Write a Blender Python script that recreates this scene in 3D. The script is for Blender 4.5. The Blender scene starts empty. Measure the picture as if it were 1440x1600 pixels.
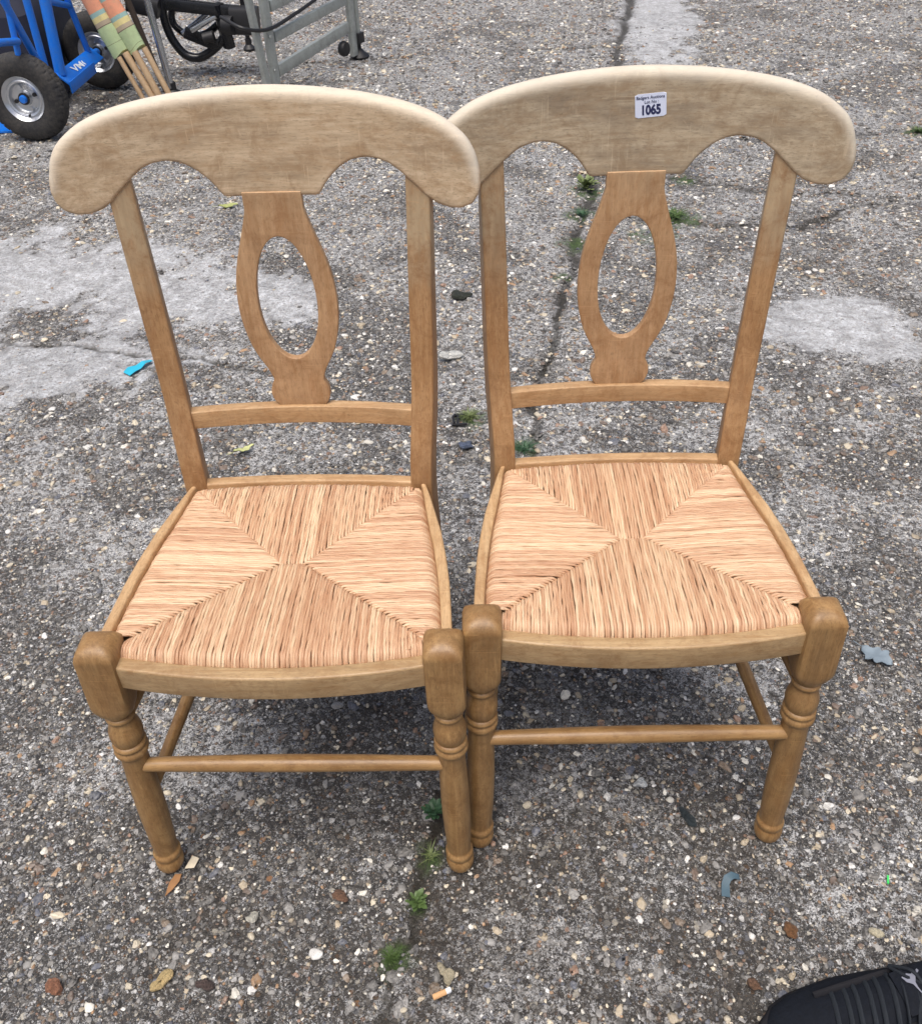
import bpy, bmesh, math, random
import numpy as np
from mathutils import Vector, Matrix, Euler
from mathutils.geometry import tessellate_polygon
scene = bpy.context.scene
C = scene.collection
R = math.radians
rng = np.random.default_rng(7)
random.seed(7)

# ------------------------------------------------------------------ camera
CAM_H, PITCH, ROLL, FPX = 1.2822, R(39.7746), R(-2.1722), 1419.9
cd = bpy.data.cameras.new('camera'); cam = bpy.data.objects.new('camera', cd); C.objects.link(cam)
cd.sensor_fit = 'HORIZONTAL'; cd.sensor_width = 36.0; cd.lens = FPX/1440*36.0
cd.clip_start = 0.02; cd.clip_end = 300
Rb = Vector((1,0,0)); Ub = Vector((0, math.sin(PITCH), math.cos(PITCH)))
right = Rb*math.cos(ROLL) + Ub*math.sin(ROLL); up = -Rb*math.sin(ROLL) + Ub*math.cos(ROLL); back = right.cross(up)
M = Matrix((right, up, back)).transposed().to_4x4(); M.translation = (0,0,CAM_H)
cam.matrix_world = M
scene.camera = cam
scene.render.resolution_x = 921; scene.render.resolution_y = 1024

# ------------------------------------------------------------------ sky, sun, exposure
SUN_EL, SUN_AZ = R(72), R(200)
w = bpy.data.worlds.new('World'); scene.world = w; w.use_nodes = True
nt = w.node_tree; nt.nodes.clear()
sky = nt.nodes.new('ShaderNodeTexSky'); sky.sky_type = 'NISHITA'; sky.sun_disc = False
sky.sun_elevation = SUN_EL; sky.sun_rotation = SUN_AZ; sky.air_density = 1.0; sky.dust_density = 7.0; sky.ozone_density = 0.75
bg = nt.nodes.new('ShaderNodeBackground'); bg.inputs[1].default_value = 0.09
wo = nt.nodes.new('ShaderNodeOutputWorld')
nt.links.new(sky.outputs[0], bg.inputs[0]); nt.links.new(bg.outputs[0], wo.inputs[0])
sd = bpy.data.lights.new('sun', 'SUN'); sd.energy = 1.5; sd.angle = R(42); sd.color = (1.0, 0.985, 0.965)
so = bpy.data.objects.new('sun', sd); C.objects.link(so)
sdir = Vector((math.sin(SUN_AZ)*math.cos(SUN_EL), math.cos(SUN_AZ)*math.cos(SUN_EL), math.sin(SUN_EL)))
so.rotation_euler = sdir.to_track_quat('Z', 'Y').to_euler(); so.location = (0,0,6)
scene.view_settings.view_transform = 'Standard'; scene.view_settings.look = 'None'
scene.view_settings.exposure = 0.61; scene.view_settings.gamma = 1.0

# ------------------------------------------------------------------ node helpers
class NT:
    def __init__(s, name):
        s.m = bpy.data.materials.new(name); s.m.use_nodes = True; s.t = s.m.node_tree; s.t.nodes.clear()
        s.out = s.t.nodes.new('ShaderNodeOutputMaterial'); s.b = s.t.nodes.new('ShaderNodeBsdfPrincipled')
        s.t.links.new(s.b.outputs[0], s.out.inputs[0])
    def n(s, typ, **kw):
        nd = s.t.nodes.new(typ)
        for k, v in kw.items(): setattr(nd, k, v)
        return nd
    def put(s, sock, v):
        if isinstance(v, bpy.types.NodeSocket): s.t.links.new(v, sock)
        else:
            if isinstance(v, (tuple, list)) and len(v) == 3 and sock.type == 'RGBA': v = (*v, 1)
            sock.default_value = v
    def math(s, op, a, b=0.0, c=None, clamp=False):
        nd = s.n('ShaderNodeMath', operation=op, use_clamp=clamp); s.put(nd.inputs[0], a); s.put(nd.inputs[1], b)
        if c is not None: s.put(nd.inputs[2], c)
        return nd.outputs[0]
    def mix(s, f, a, b, blend='MIX'):
        nd = s.n('ShaderNodeMix', data_type='RGBA', blend_type=blend); s.put(nd.inputs[0], f); s.put(nd.inputs[6], a); s.put(nd.inputs[7], b)
        return nd.outputs[2]
    def ramp(s, v, stops, interp='LINEAR'):
        nd = s.n('ShaderNodeValToRGB'); s.put(nd.inputs[0], v); cr = nd.color_ramp; cr.interpolation = interp
        while len(cr.elements) > 1: cr.elements.remove(cr.elements[-1])
        for i, (p, c) in enumerate(stops):
            e = cr.elements[0] if i == 0 else cr.elements.new(p)
            e.position = p; e.color = (*c, 1) if isinstance(c, (tuple, list)) else (c, c, c, 1)
        return nd.outputs[0]
    def noise(s, vec, scale, detail=3, rough=.55, dist=0.0):
        nd = s.n('ShaderNodeTexNoise'); s.put(nd.inputs['Vector'], vec); nd.inputs['Scale'].default_value = scale
        nd.inputs['Detail'].default_value = detail; nd.inputs['Roughness'].default_value = rough; nd.inputs['Distortion'].default_value = dist
        return nd.outputs[0]
    def voro(s, vec, scale, feature='F1', rnd=1.0):
        nd = s.n('ShaderNodeTexVoronoi', feature=feature); s.put(nd.inputs['Vector'], vec); nd.inputs['Scale'].default_value = scale
        nd.inputs['Randomness'].default_value = rnd
        return nd
    def mapping(s, vec, scale=(1,1,1), rot=(0,0,0), loc=(0,0,0)):
        nd = s.n('ShaderNodeMapping'); s.put(nd.inputs[0], vec); s.put(nd.inputs[1], loc); nd.inputs[2].default_value = rot; nd.inputs[3].default_value = scale
        return nd.outputs[0]
    def attr(s, name, typ='GEOMETRY'):
        nd = s.n('ShaderNodeAttribute', attribute_name=name, attribute_type=typ); return nd
    def bump(s, h, strength=.3, dist=.001, nrm=None):
        nd = s.n('ShaderNodeBump'); s.put(nd.inputs['Height'], h); nd.inputs['Strength'].default_value = strength; nd.inputs['Distance'].default_value = dist
        if nrm is not None: s.put(nd.inputs['Normal'], nrm)
        return nd.outputs[0]
    def set(s, **kw):
        for k, v in kw.items(): s.put(s.b.inputs[k.replace('_', ' ')], v)
        return s.m

def worn(name, col, rough, dust, amt, scale=22, metal=0.0):
    g = NT(name); co = g.n('ShaderNodeTexCoord').outputs['Object']; a = g.noise(co, scale, 8, .78, .5); b = g.noise(co, scale*7, 4, .7)
    f = g.math('MULTIPLY', g.ramp(g.math('MULTIPLY_ADD', b, .4, g.math('MULTIPLY', a, .6)), [(.45, 0.0), (.62, 1.0)]), amt)
    return g.set(Base_Color=g.mix(f, g.mix(b, tuple(c*.8 for c in col), tuple(min(1, c*1.2) for c in col)), dust), Roughness=g.math('MULTIPLY_ADD', f, .4, rough, clamp=True), Metallic=metal, Normal=g.bump(b, .15, .002))
def plain(name, col, rough=.5, metal=0.0, var=.12, scale=40, bump=.0, spec=.5):
    g = NT(name); co = g.n('ShaderNodeTexCoord').outputs['Object']
    n1 = g.noise(co, scale, 4); f = g.math('MULTIPLY_ADD', n1, 2*var, 1-var)
    vec = g.n('ShaderNodeVectorMath', operation='SCALE'); vec.inputs[0].default_value = col; g.put(vec.inputs[3], f)
    r = g.math('MULTIPLY_ADD', g.noise(co, scale*.5, 3), .25, rough-.12, clamp=True)
    g.set(Base_Color=vec.outputs[0], Roughness=r, Metallic=metal)
    g.b.inputs['Specular IOR Level'].default_value = spec
    if bump: g.set(Normal=g.bump(n1, bump, .002))
    return g.m

def wood(name, axis, base, light, grime, grime_amt=.5, fade=None, rough=.55):
    """beech: fine streaks and flecks along the given axis of the piece, blotchy handling grime; fade=(z0,z1,colour): varnish worn pale upwards"""
    g = NT(name)
    co = g.n('ShaderNodeTexCoord').outputs['Object']; rnd = g.n('ShaderNodeObjectInfo').outputs['Random']
    cmb = g.n('ShaderNodeCombineXYZ')
    for i in range(3): g.put(cmb.inputs[i], g.math('MULTIPLY', rnd, 7.0+3*i))
    add = g.n('ShaderNodeVectorMath', operation='ADD'); g.put(add.inputs[0], co); g.put(add.inputs[1], cmb.outputs[0]); co2 = add.outputs[0]
    s1 = [190, 190, 190]; s1[axis] = 7; s2 = [700, 700, 700]; s2[axis] = 110; s3 = [24, 24, 24]; s3[axis] = 8
    grain = g.noise(g.mapping(co2, s1), 1, 5, .6, .4)
    fleck = g.noise(g.mapping(co2, s2), 1, 2, .5)
    blot = g.noise(g.mapping(co2, s3), 1, 5, .65, .3)
    col = g.mix(g.ramp(grain, [(.34, 0.0), (.66, 1.0)]), tuple(c*1.0 for c in base), tuple(min(1, c*1.06) for c in light))
    dk = tuple(c*.55 for c in base)
    col = g.mix(g.ramp(fleck, [(.56, 0.0), (.68, .50)]), col, dk)
    if fade:
        z = g.n('ShaderNodeSeparateXYZ'); g.put(z.inputs[0], co)
        f = g.n('ShaderNodeMapRange'); f.interpolation_type = 'SMOOTHSTEP'
        wob = g.math('MULTIPLY_ADD', g.noise(co2, 18, 3), .16, -.08)
        g.put(f.inputs[0], g.math('ADD', z.outputs[2], wob)); f.inputs[1].default_value = fade[0]; f.inputs[2].default_value = fade[1]
        pal = g.mix(g.ramp(grain, [(.3, 0.0), (.7, 1.0)]), fade[2], tuple(min(1, c*1.2) for c in fade[2]))
        col = g.mix(f.outputs[0], col, pal)
    col = g.mix(g.math('MULTIPLY', g.ramp(blot, [(.45, 0.0), (.72, 1.0)]), grime_amt), col, grime)
    # scattered pinholes, specks and scuffs
    sp = g.noise(co2, 130, 3, .7); col = g.mix(g.ramp(sp, [(.68, 0.0), (.76, .55)]), col, tuple(c*.5 for c in grime))
    mot = g.noise(g.mapping(co2, s3), 2.6, 6, .72, .8); col = g.mix(g.ramp(mot, [(.48, 0.0), (.70, .55)]), col, tuple(c*k for c, k in zip(base, (.84, .70, .56)))); mo2 = g.noise(co2, 24, 8, .8, .6); col = g.mix(g.ramp(mo2, [(.49, 0.0), (.64, .60)]), col, tuple(c*k for c, k in zip(base, (.66, .56, .47)))); col = g.mix(g.ramp(mo2, [(.34, .3), (.44, 0.0)]), col, tuple(min(1, c*1.22) for c in light)); sc = g.noise(g.mapping(co2, (25, 25, 25), (0.4, .7, .2)), 2.2, 5, .75, 1.2); col = g.mix(g.ramp(sc, [(.62, 0.0), (.75, .35)]), col, tuple(min(1, c*1.35) for c in light))
    wv = g.attr('wear_skylight').outputs['Fac']
    col = g.mix(g.math('MULTIPLY', wv, g.math('MULTIPLY_ADD', blot, .7, .35), clamp=True), col, (.74, .69, .59))
    for rot_, sc_ in (((.1, .55, .3), (5, 420, 420)), ((.4, -.8, .1), (420, 420, 6)), ((.2, .2, 1.1), (6, 380, 380))):
        q = g.noise(g.mapping(co2, sc_, rot_), 1, 1, .4); gate = g.ramp(g.noise(g.mapping(co2, (19, 19, 19), (0, 0, 0), (rot_[1], 3, 1)), 1, 3, .6), [(.52, 0.0), (.60, 1.0)])
        col = g.mix(g.math('MULTIPLY', g.ramp(q, [(.66, 0.0), (.70, .26)]), gate), col, tuple(min(1, c*1.35) for c in light))
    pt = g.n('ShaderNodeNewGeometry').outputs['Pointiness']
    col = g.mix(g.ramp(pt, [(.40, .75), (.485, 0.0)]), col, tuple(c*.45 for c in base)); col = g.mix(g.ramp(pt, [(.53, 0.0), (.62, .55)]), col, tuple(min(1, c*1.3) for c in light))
    h = g.math('ADD', g.math('MULTIPLY', grain, .6), g.math('MULTIPLY', fleck, .4))
    return g.set(Base_Color=col, Roughness=g.math('MULTIPLY_ADD', blot, .25, rough-.12), Normal=g.bump(h, .22, .0012))

HONEY, HONEYL, HGR = (.27, .152, .058), (.365, .218, .09), (.10, .054, .024)
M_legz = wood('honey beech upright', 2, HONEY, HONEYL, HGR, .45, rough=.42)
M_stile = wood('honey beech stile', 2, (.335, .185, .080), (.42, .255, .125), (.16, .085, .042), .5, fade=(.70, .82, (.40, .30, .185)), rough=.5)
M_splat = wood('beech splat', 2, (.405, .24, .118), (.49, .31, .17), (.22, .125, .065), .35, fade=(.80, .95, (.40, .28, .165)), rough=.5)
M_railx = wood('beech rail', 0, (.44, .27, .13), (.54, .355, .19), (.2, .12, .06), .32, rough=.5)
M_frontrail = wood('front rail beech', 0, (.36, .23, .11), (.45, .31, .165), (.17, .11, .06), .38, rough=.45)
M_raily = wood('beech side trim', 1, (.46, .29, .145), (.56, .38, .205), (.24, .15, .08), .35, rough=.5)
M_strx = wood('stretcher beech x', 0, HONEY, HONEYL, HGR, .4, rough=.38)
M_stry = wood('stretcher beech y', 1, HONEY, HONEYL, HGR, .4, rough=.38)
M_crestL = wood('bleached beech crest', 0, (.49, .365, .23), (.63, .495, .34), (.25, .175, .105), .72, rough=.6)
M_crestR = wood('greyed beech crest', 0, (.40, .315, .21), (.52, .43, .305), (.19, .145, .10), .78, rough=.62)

def rush_mat():
    g = NT('twisted rush'); tone = g.attr('tone').outputs['Fac']; uv = g.n('ShaderNodeUVMap'); uv.uv_map = 'UVMap'
    sep = g.n('ShaderNodeSeparateXYZ'); g.put(sep.inputs[0], uv.outputs[0])
    cmb = g.n('ShaderNodeCombineXYZ'); g.put(cmb.inputs[0], g.math('MULTIPLY', sep.outputs[0], 22.0))
    g.put(cmb.inputs[1], g.math('MULTIPLY_ADD', sep.outputs[0], 45.0, g.math('MULTIPLY', sep.outputs[1], 7.0))); g.put(cmb.inputs[2], g.math('MULTIPLY', tone, 37.0))
    st = g.noise(cmb.outputs[0], 1.0, 4, .6)
    f = g.math('ADD', g.math('MULTIPLY', tone, .38), g.math('MULTIPLY_ADD', st, 1.0, -.19), clamp=True)
    col = g.ramp(f, [(0, (.28, .13, .065)), (.28, (.46, .25, .14)), (.50, (.585, .37, .225)), (.72, (.72, .54, .35)), (1, (.86, .74, .54))])
    return g.set(Base_Color=col, Roughness=.48, Normal=g.bump(st, .65, .0014))
M_rush = rush_mat()
M_rushcore = plain('rush packing', (.32, .20, .11), .9, var=.3, scale=200)

# ------------------------------------------------------------------ object helpers
def tag(o, label=None, cat=None, group=None, kind=None):
    for k, v in (('label', label), ('category', cat), ('group', group), ('kind', kind)):
        if v: o[k] = v
    return o
def empty(name, loc=(0,0,0), rz=0, label=None, cat=None, group=None, rot=None):
    o = bpy.data.objects.new(name, None); o.empty_display_size = .05; C.objects.link(o); o.location = loc
    o.rotation_euler = rot if rot else (0,0,rz)
    return tag(o, label, cat, group)
def mesh_obj(name, verts, faces, mat, parent=None, smooth=True, angle=35, attrs=None):
    me = bpy.data.meshes.new(name); me.from_pydata([tuple(map(float, v)) for v in verts], [], [tuple(int(i) for i in f) for f in faces])
    me.validate(); me.update()
    if attrs:
        for k, a in attrs.items():
            at = me.attributes.new(k, 'FLOAT', 'POINT'); at.data.foreach_set('value', np.asarray(a, dtype=np.float32))
    bm = bmesh.new(); bm.from_mesh(me); bmesh.ops.recalc_face_normals(bm, faces=bm.faces); bm.to_mesh(me); bm.free()
    if smooth:
        me.shade_smooth()
        if angle: me.set_sharp_from_angle(angle=R(angle))
    me.materials.append(mat)
    o = bpy.data.objects.new(name, me); C.objects.link(o)
    if parent: o.parent = parent
    return o
def catmull(P, n):
    P = [np.array(p, float) for p in P]; out = []
    Q = [2*P[0]-P[1]] + P + [2*P[-1]-P[-2]]
    for i in range(1, len(Q)-2):
        for k in range(n):
            t = k/n; a, b, c, d = Q[i-1], Q[i], Q[i+1], Q[i+2]
            out.append(.5*((2*b)+(c-a)*t+(2*a-5*b+4*c-d)*t*t+(-a+3*b-3*c+d)*t**3))
    out.append(P[-1]); return out
class MB:
    def __init__(s): s.v = []; s.f = []
    def add(s, v, f):
        o = len(s.v); s.v += [tuple(x) for x in v]; s.f += [tuple(o+i for i in q) for q in f]; return s
    def loft(s, rings, cap=True):
        n = len(rings[0]); v = [p for r in rings for p in r]; f = []
        for i in range(len(rings)-1):
            for j in range(n):
                k = (j+1) % n; f.append((i*n+j, i*n+k, (i+1)*n+k, (i+1)*n+j))
        if cap: f += [tuple(range(n))[::-1], tuple(range((len(rings)-1)*n, len(rings)*n))]
        return s.add(v, f)
    def tube(s, pts, r, n=12, squash=1.0):
        P = [Vector(p) for p in pts]; rr = r if isinstance(r, (list, tuple, np.ndarray)) else [r]*len(P); rings = []; nrm = None
        for i, p in enumerate(P):
            t = (P[min(i+1, len(P)-1)]-P[max(i-1, 0)]).normalized()
            if nrm is None: nrm = t.orthogonal().normalized()
            nrm = (nrm - t*nrm.dot(t)).normalized(); b = t.cross(nrm)
            rings.append([p + (nrm*math.cos(2*math.pi*j/n) + b*math.sin(2*math.pi*j/n)*squash)*rr[i] for j in range(n)])
        return s.loft(rings)
    def bar(s, a, b, w, h, up=(0,0,1), bev=.0):
        a, b = Vector(a), Vector(b); t = (b-a).normalized(); u = Vector(up); x = t.cross(u).normalized(); y = x.cross(t)
        sec = rrect(w, h, max(bev, .0008), 2)
        return s.loft([[p + x*q[0] + y*q[1] for q in sec] for p in (a, b)])
    def build(s, name, mat, parent=None, **kw): return mesh_obj(name, s.v, s.f, mat, parent, **kw)
def rrect(w, h, r, seg=3):
    out = []
    for cx, cy, a0 in ((w/2-r, h/2-r, 0), (-w/2+r, h/2-r, 90), (-w/2+r, -h/2+r, 180), (w/2-r, -h/2+r, 270)):
        for k in range(seg+1):
            a = R(a0+90*k/seg); out.append((cx+r*math.cos(a), cy+r*math.sin(a)))
    return out
def lathe(prof, axis_pt, axis_dir, n=40, mb=None):
    """prof: (distance along axis, radius)"""
    mb = mb or MB(); d = Vector(axis_dir).normalized(); a = d.orthogonal().normalized(); b = d.cross(a); o = Vector(axis_pt)
    mb.loft([[o+d*t+(a*math.cos(2*math.pi*j/n)+b*math.sin(2*math.pi*j/n))*max(r, .0002) for j in range(n)] for t, r in prof]); return mb

# ------------------------------------------------------------------ value noise for geometry
_perm = rng.random((256, 256))
def vnoise(x, y):
    xi = np.floor(x).astype(int); yi = np.floor(y).astype(int); fx = x-xi; fy = y-yi; fx = fx*fx*(3-2*fx); fy = fy*fy*(3-2*fy)
    g = lambda a, b: _perm[a % 256, b % 256]
    return (g(xi, yi)*(1-fx)+g(xi+1, yi)*fx)*(1-fy)+(g(xi, yi+1)*(1-fx)+g(xi+1, yi+1)*fx)*fy
def fbm(x, y, sc, oct=4, rough=.5):
    t = 0; a = 1; s = 0
    for i in range(oct): t = t+a*vnoise(x*sc*2**i+17.3*i, y*sc*2**i+5.1*i); s += a; a *= rough
    return t/s
def sstep(a, b, x): t = np.clip((x-a)/(b-a), 0, 1); return t*t*(3-2*t)
def pdist(x, y, poly):
    d = np.full(x.shape, 1e9)
    for (ax, ay), (bx, by) in zip(poly[:-1], poly[1:]):
        vx, vy = bx-ax, by-ay; t = np.clip(((x-ax)*vx+(y-ay)*vy)/(vx*vx+vy*vy), 0, 1)
        d = np.minimum(d, np.hypot(x-ax-t*vx, y-ay-t*vy))
    return d

# ------------------------------------------------------------------ ground
JOINT = [(1.72, 8.9), (1.254, 6.784), (.911, 5.202), (.73, 4.35), (.55, 3.465), (.43, 2.95), (.321, 2.483), (.224, 2.056), (.15, 1.70), (.06, 1.28), (-.01, .96), (-.075, .70), (-.105, .60), (-.129, .55), (-.2, .2)]
CRK = [([(-2.6, 2.5), (-1.4, 2.383), (-1.33, 2.396), (-1.037, 2.355), (-.872, 2.284), (-.70, 2.27), (-.5, 2.19)], .006),
       ([(.50, 3.611), (.846, 3.537), (1.15, 3.369), (1.724, 3.246), (2.8, 3.1)], .011),
       ([(1.25, 3.95), (1.569, 3.915), (2.031, 3.988), (3.2, 4.02)], .010),
       ([(.52, 3.26), (.76, 3.101), (1.212, 3.029), (1.444, 3.182), (1.72, 3.24)], .008),
       ([(-3.5, 5.6), (-1.2, 5.45), (.5, 5.6), (1.0, 5.6)], .009)]
def masks(x, y):
    wx = x+(fbm(x, y, 5, 3)-.5)*.06+(fbm(x, y, 60, 3)-.5)*.022; wy = y+(fbm(x+9, y+3, 9, 3)-.5)*.06+(fbm(x+7, y, 60, 3)-.5)*.022
    n = fbm(x+3, y+1, 7, 5, .6)
    n2 = fbm(x+31, y+11, 28, 4, .65)
    def ell(cx, cy, rx, ry, a=0, soft=.35):
        dx, dy = x-cx, y-cy; u = (dx*math.cos(a)+dy*math.sin(a))/rx; v = (-dx*math.sin(a)+dy*math.cos(a))/ry
        return 1-np.hypot(u, v)
    p = np.zeros_like(x)
    for cx, cy, rx, ry, a in ((-1.35, 2.85, .62, .34, -.1), (-.88, 2.66, .34, .30, 0), (-1.12, 2.24, .42, .18, 0), (-.55, 2.62, .16, .2, 0), (-1.6, 2.2, .5, .3, 0)):
        p = np.maximum(p, sstep(-.12, .30, ell(cx, cy, rx, ry, a)+(n-.5)*1.5+(n2-.5)*1.3))
    q = sstep(0, .45, ell(1.08, 2.33, .32, .24)+(n-.5)*.8+(n2-.5)*.5)
    s_ = sstep(0, .3, ell(1.32, 6.2, .28, 1.3, -.2)+(n-.5)*1.0+(n2-.5)*.9)
    patch = np.clip(np.maximum.reduce([p*.85, q*1.0, s_*.8]), 0, 1)
    jd = pdist(wx, wy, JOINT); crack = (1-sstep(.003+.0016*y, .009+.0035*y, jd))*(.8+.2*sstep(.42, .56, fbm(x+61, y+33, 6, 3)))
    cr = crack.copy()
    for pts, wd in CRK: cr = np.maximum(cr, 1-sstep(wd*.4, wd*1.6, pdist(wx, wy, pts)))
    dirt_shade = np.clip((1-sstep(.0, .06+.02*sstep(2.4, 3.2, y), jd))*sstep(.42, .56, n)*1.0, 0, 1)
    for pts, wd in CRK[1:4]: dirt_shade = np.maximum(dirt_shade, (1-sstep(0, .07, pdist(wx, wy, pts)))*sstep(.42, .58, n)*.8)
    # the worn dirt band beside the joint, painted under-seat shade, darker front patches
    dirt_shade = np.maximum(dirt_shade, sstep(-.2, .6, ell(-.045, .66, .07, .34, -.22)+(n-.5)*1.2)*.9)
    dirt_shade = np.maximum(dirt_shade, sstep(0, .8, ell(.0, 1.02, .62, .46)+(n-.5)*1.3)*.85)  # shade beneath both seats, painted into the ground colour
    dirt_shade = np.maximum(dirt_shade, sstep(0, .8, ell(.38, .72, .16, .2)+(n-.5)*1.5)*.6)
    dirt_shade = np.maximum(dirt_shade, sstep(0, .7, ell(.02, .55, .6, .25)+(n-.5)*1.6)*.6)
    dirt_shade = np.maximum(dirt_shade, sstep(.2, .9, ell(-1.6, 5.0, 1.1, .8)+(n-.5)*.8)*.55)  # shade around the truck and trolley, painted as darker ground
    light = sstep(.42, .60, fbm(x+50, y+20, 5.5, 5, .62)+.06*(wx < np.interp(wy, [p[1] for p in JOINT[::-1]], [p[0] for p in JOINT[::-1]]))*sstep(2.2, 3.2, y)+.07*sstep(1.5, 3.2, y)-.05*(1-sstep(.8, 1.7, y+.25*np.abs(x-.1))))  # nearest ground loses pale crust: shade put into its tone
    moss = np.zeros_like(x)
    for cx, cy, r_ in ((-.066, .73, .03), (-.118, .575, .028), (-.09, .66, .02), (.52, 3.42, .08), (.47, 3.2, .07), (.42, 2.95, .06), (.62, 3.3, .08), (.80, 3.14, .11), (.9, 3.5, .07), (.03, 1.912, .045), (.159, 1.771, .06), (1.99, 3.95, .1), (.70, 3.0, .1), (.36, 2.7, .04)):
        moss = np.maximum(moss, sstep(0, .8, ell(cx, cy, r_, r_)+(n2-.5)*2.2))
    return patch, cr, dirt_shade, light, moss
def ground():
    def axis(lo, hi, fine_lo, fine_hi, st, grow, cap):
        a = list(np.arange(fine_lo, fine_hi, st)); s = st; v = a[-1]
        while v < hi: s = min(s*grow, cap if v < 10 else 8); v += s; a.append(v)
        s = st; v = a[0]; b = []
        while v > lo: s = min(s*grow, cap if v > -10 else 8); v -= s; b.append(v)
        return np.array(b[::-1]+a)
    X = axis(-45, 45, -1.1, 1.2, .0072, 1.035, .05); Y = axis(-20, 90, .35, 2.2, .0072, 1.012, .035)
    x, y = np.meshgrid(X, Y); nx, ny = len(X), len(Y); x = x.ravel(); y = y.ravel()
    patch, cr, dirt_shade, light, moss = masks(x, y)
    z = (fbm(x, y, 1.3, 3)-.5)*.010 + (fbm(x, y, 45, 3, .6)-.5)*.007*(1-patch*.8) + (fbm(x+4, y, 14, 2)-.5)*.004
    z = z + patch*.0022 - cr*.007*(.5+fbm(x, y, 30, 2)) - .0035 - dirt_shade*.002
    me = bpy.data.meshes.new('ground'); v = np.stack([x, y, z], 1).astype(np.float32)
    i = np.arange(ny-1)[:, None]*nx+np.arange(nx-1)[None]; f = np.stack([i, i+1, i+nx+1, i+nx], -1).reshape(-1, 4).astype(np.int32)
    me.vertices.add(len(v)); me.vertices.foreach_set('co', v.ravel()); me.loops.add(f.size); me.loops.foreach_set('vertex_index', f.ravel())
    me.polygons.add(len(f)); me.polygons.foreach_set('loop_start', np.arange(0, f.size, 4, dtype=np.int32)); me.update(calc_edges=True); me.shade_smooth()
    for k, a in (('patch', patch), ('crack', cr), ('dirt_shade', dirt_shade), ('lightm', light), ('moss', moss)):
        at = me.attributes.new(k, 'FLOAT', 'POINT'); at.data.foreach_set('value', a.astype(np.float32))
    o = bpy.data.objects.new('ground', me); C.objects.link(o); o['kind'] = 'structure'
    g = NT('worn exposed aggregate concrete'); co = g.n('ShaderNodeTexCoord').outputs['Object']
    A = lambda k: g.attr(k).outputs['Fac']
    # domain warp so that the stones are not round cells
    wn = g.n('ShaderNodeTexNoise'); g.put(wn.inputs['Vector'], co); wn.inputs['Scale'].default_value = 170; wn.inputs['Detail'].default_value = 2
    wv = g.n('ShaderNodeVectorMath', operation='MULTIPLY_ADD'); g.put(wv.inputs[0], wn.outputs['Color']); wv.inputs[1].default_value = (.005,)*3; g.put(wv.inputs[2], co); cw = wv.outputs[0]
    pal = [(0, (.035, .033, .032)), (.16, (.075, .068, .06)), (.32, (.14, .13, .118)), (.46, (.055, .05, .05)), (.55, (.22, .195, .165)), (.66, (.12, .075, .045)), (.72, (.30, .285, .26)), (.80, (.16, .165, .18)), (.87, (.55, .51, .43)), (.93, (.72, .71, .69)), (.985, (.30, .16, .08)), (1, (.30, .16, .08))]
    def layer(scale, thr):
        vo = g.voro(cw, scale); sepc = g.n('ShaderNodeSeparateColor'); g.put(sepc.inputs[0], vo.outputs['Color'])
        col = g.ramp(sepc.outputs[0], pal, 'CONSTANT')
        lim = g.math('MULTIPLY_ADD', sepc.outputs[1], thr*1.0, thr*.28)
        m = g.n('ShaderNodeMapRange'); g.put(m.inputs[0], g.math('SUBTRACT', lim, vo.outputs['Distance'])); m.inputs[1].default_value = -.03; m.inputs[2].default_value = .05
        return col, m.outputs[0], vo.outputs['Distance']
    c1, m1, d1 = layer(105, .46); c2, m2, d2 = layer(210, .5); c3, m3, d3 = layer(420, .5)
    n1 = g.noise(co, 270, 5, .78, 1.0); n2 = g.noise(co, 75, 4, .65, .5); n3 = g.noise(co, 7, 5, .6); n4 = g.noise(co, 900, 3, .6)
    # cement paste: dark weathered paste with pale crusts left in a fine broken network
    lightm = A('lightm'); thr = g.math('ADD', g.math('MULTIPLY', n1, .62), g.math('MULTIPLY', n2, .38))
    thr = g.math('ADD', thr, g.math('MULTIPLY_ADD', lightm, .055, g.math('MULTIPLY_ADD', n3, .07, -.067)))
    crust = g.ramp(thr, [(.495, 0.0), (.522, 1.0)])
    dark = g.mix(g.ramp(n4, [(.35, 0.0), (.65, 1.0)]), (.022, .020, .017), (.10, .096, .092))
    pale = g.mix(g.ramp(n4, [(.3, 0.0), (.7, 1.0)]), (.31, .31, .305), (.86, .86, .86))
    paste = g.mix(crust, dark, pale)
    col = g.mix(g.math('MULTIPLY', m3, .7), paste, c3); col = g.mix(g.math('MULTIPLY', m2, g.math('MULTIPLY_ADD', crust, -.8, .85)), col, c2); col = g.mix(g.math('MULTIPLY', m1, g.math('MULTIPLY_ADD', crust, -.75, .95)), col, c1)
    # smooth cement skim
    skim = g.mix(g.ramp(g.noise(co, 16, 8, .75, .6), [(.36, 0.0), (.60, 1.0)]), (.27, .275, .28), (.80, .83, .86)); skim = g.mix(g.ramp(g.noise(co, 95, 5, .75, .8), [(.46, 0.0), (.60, .75)]), skim, (.25, .24, .235)); skim = g.mix(g.ramp(n1, [(.55, 0.0), (.64, .6)]), skim, (.13, .12, .11)); skim = g.mix(g.math('MULTIPLY', m1, g.ramp(n2, [(.5, 0.0), (.6, .8)])), skim, c1); skim = g.mix(g.ramp(n4, [(.45, 0.0), (.6, .3)]), skim, (.5, .5, .52))
    pm = g.ramp(g.math('ADD', A('patch'), g.math('ADD', g.math('MULTIPLY_ADD', n1, 1.8, -.9), g.math('MULTIPLY_ADD', n2, .6, -.3))), [(.22, 0.0), (.85, 1.0)]); pm = g.math('MULTIPLY', pm, .80)
    col = g.mix(pm, col, skim)
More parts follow.
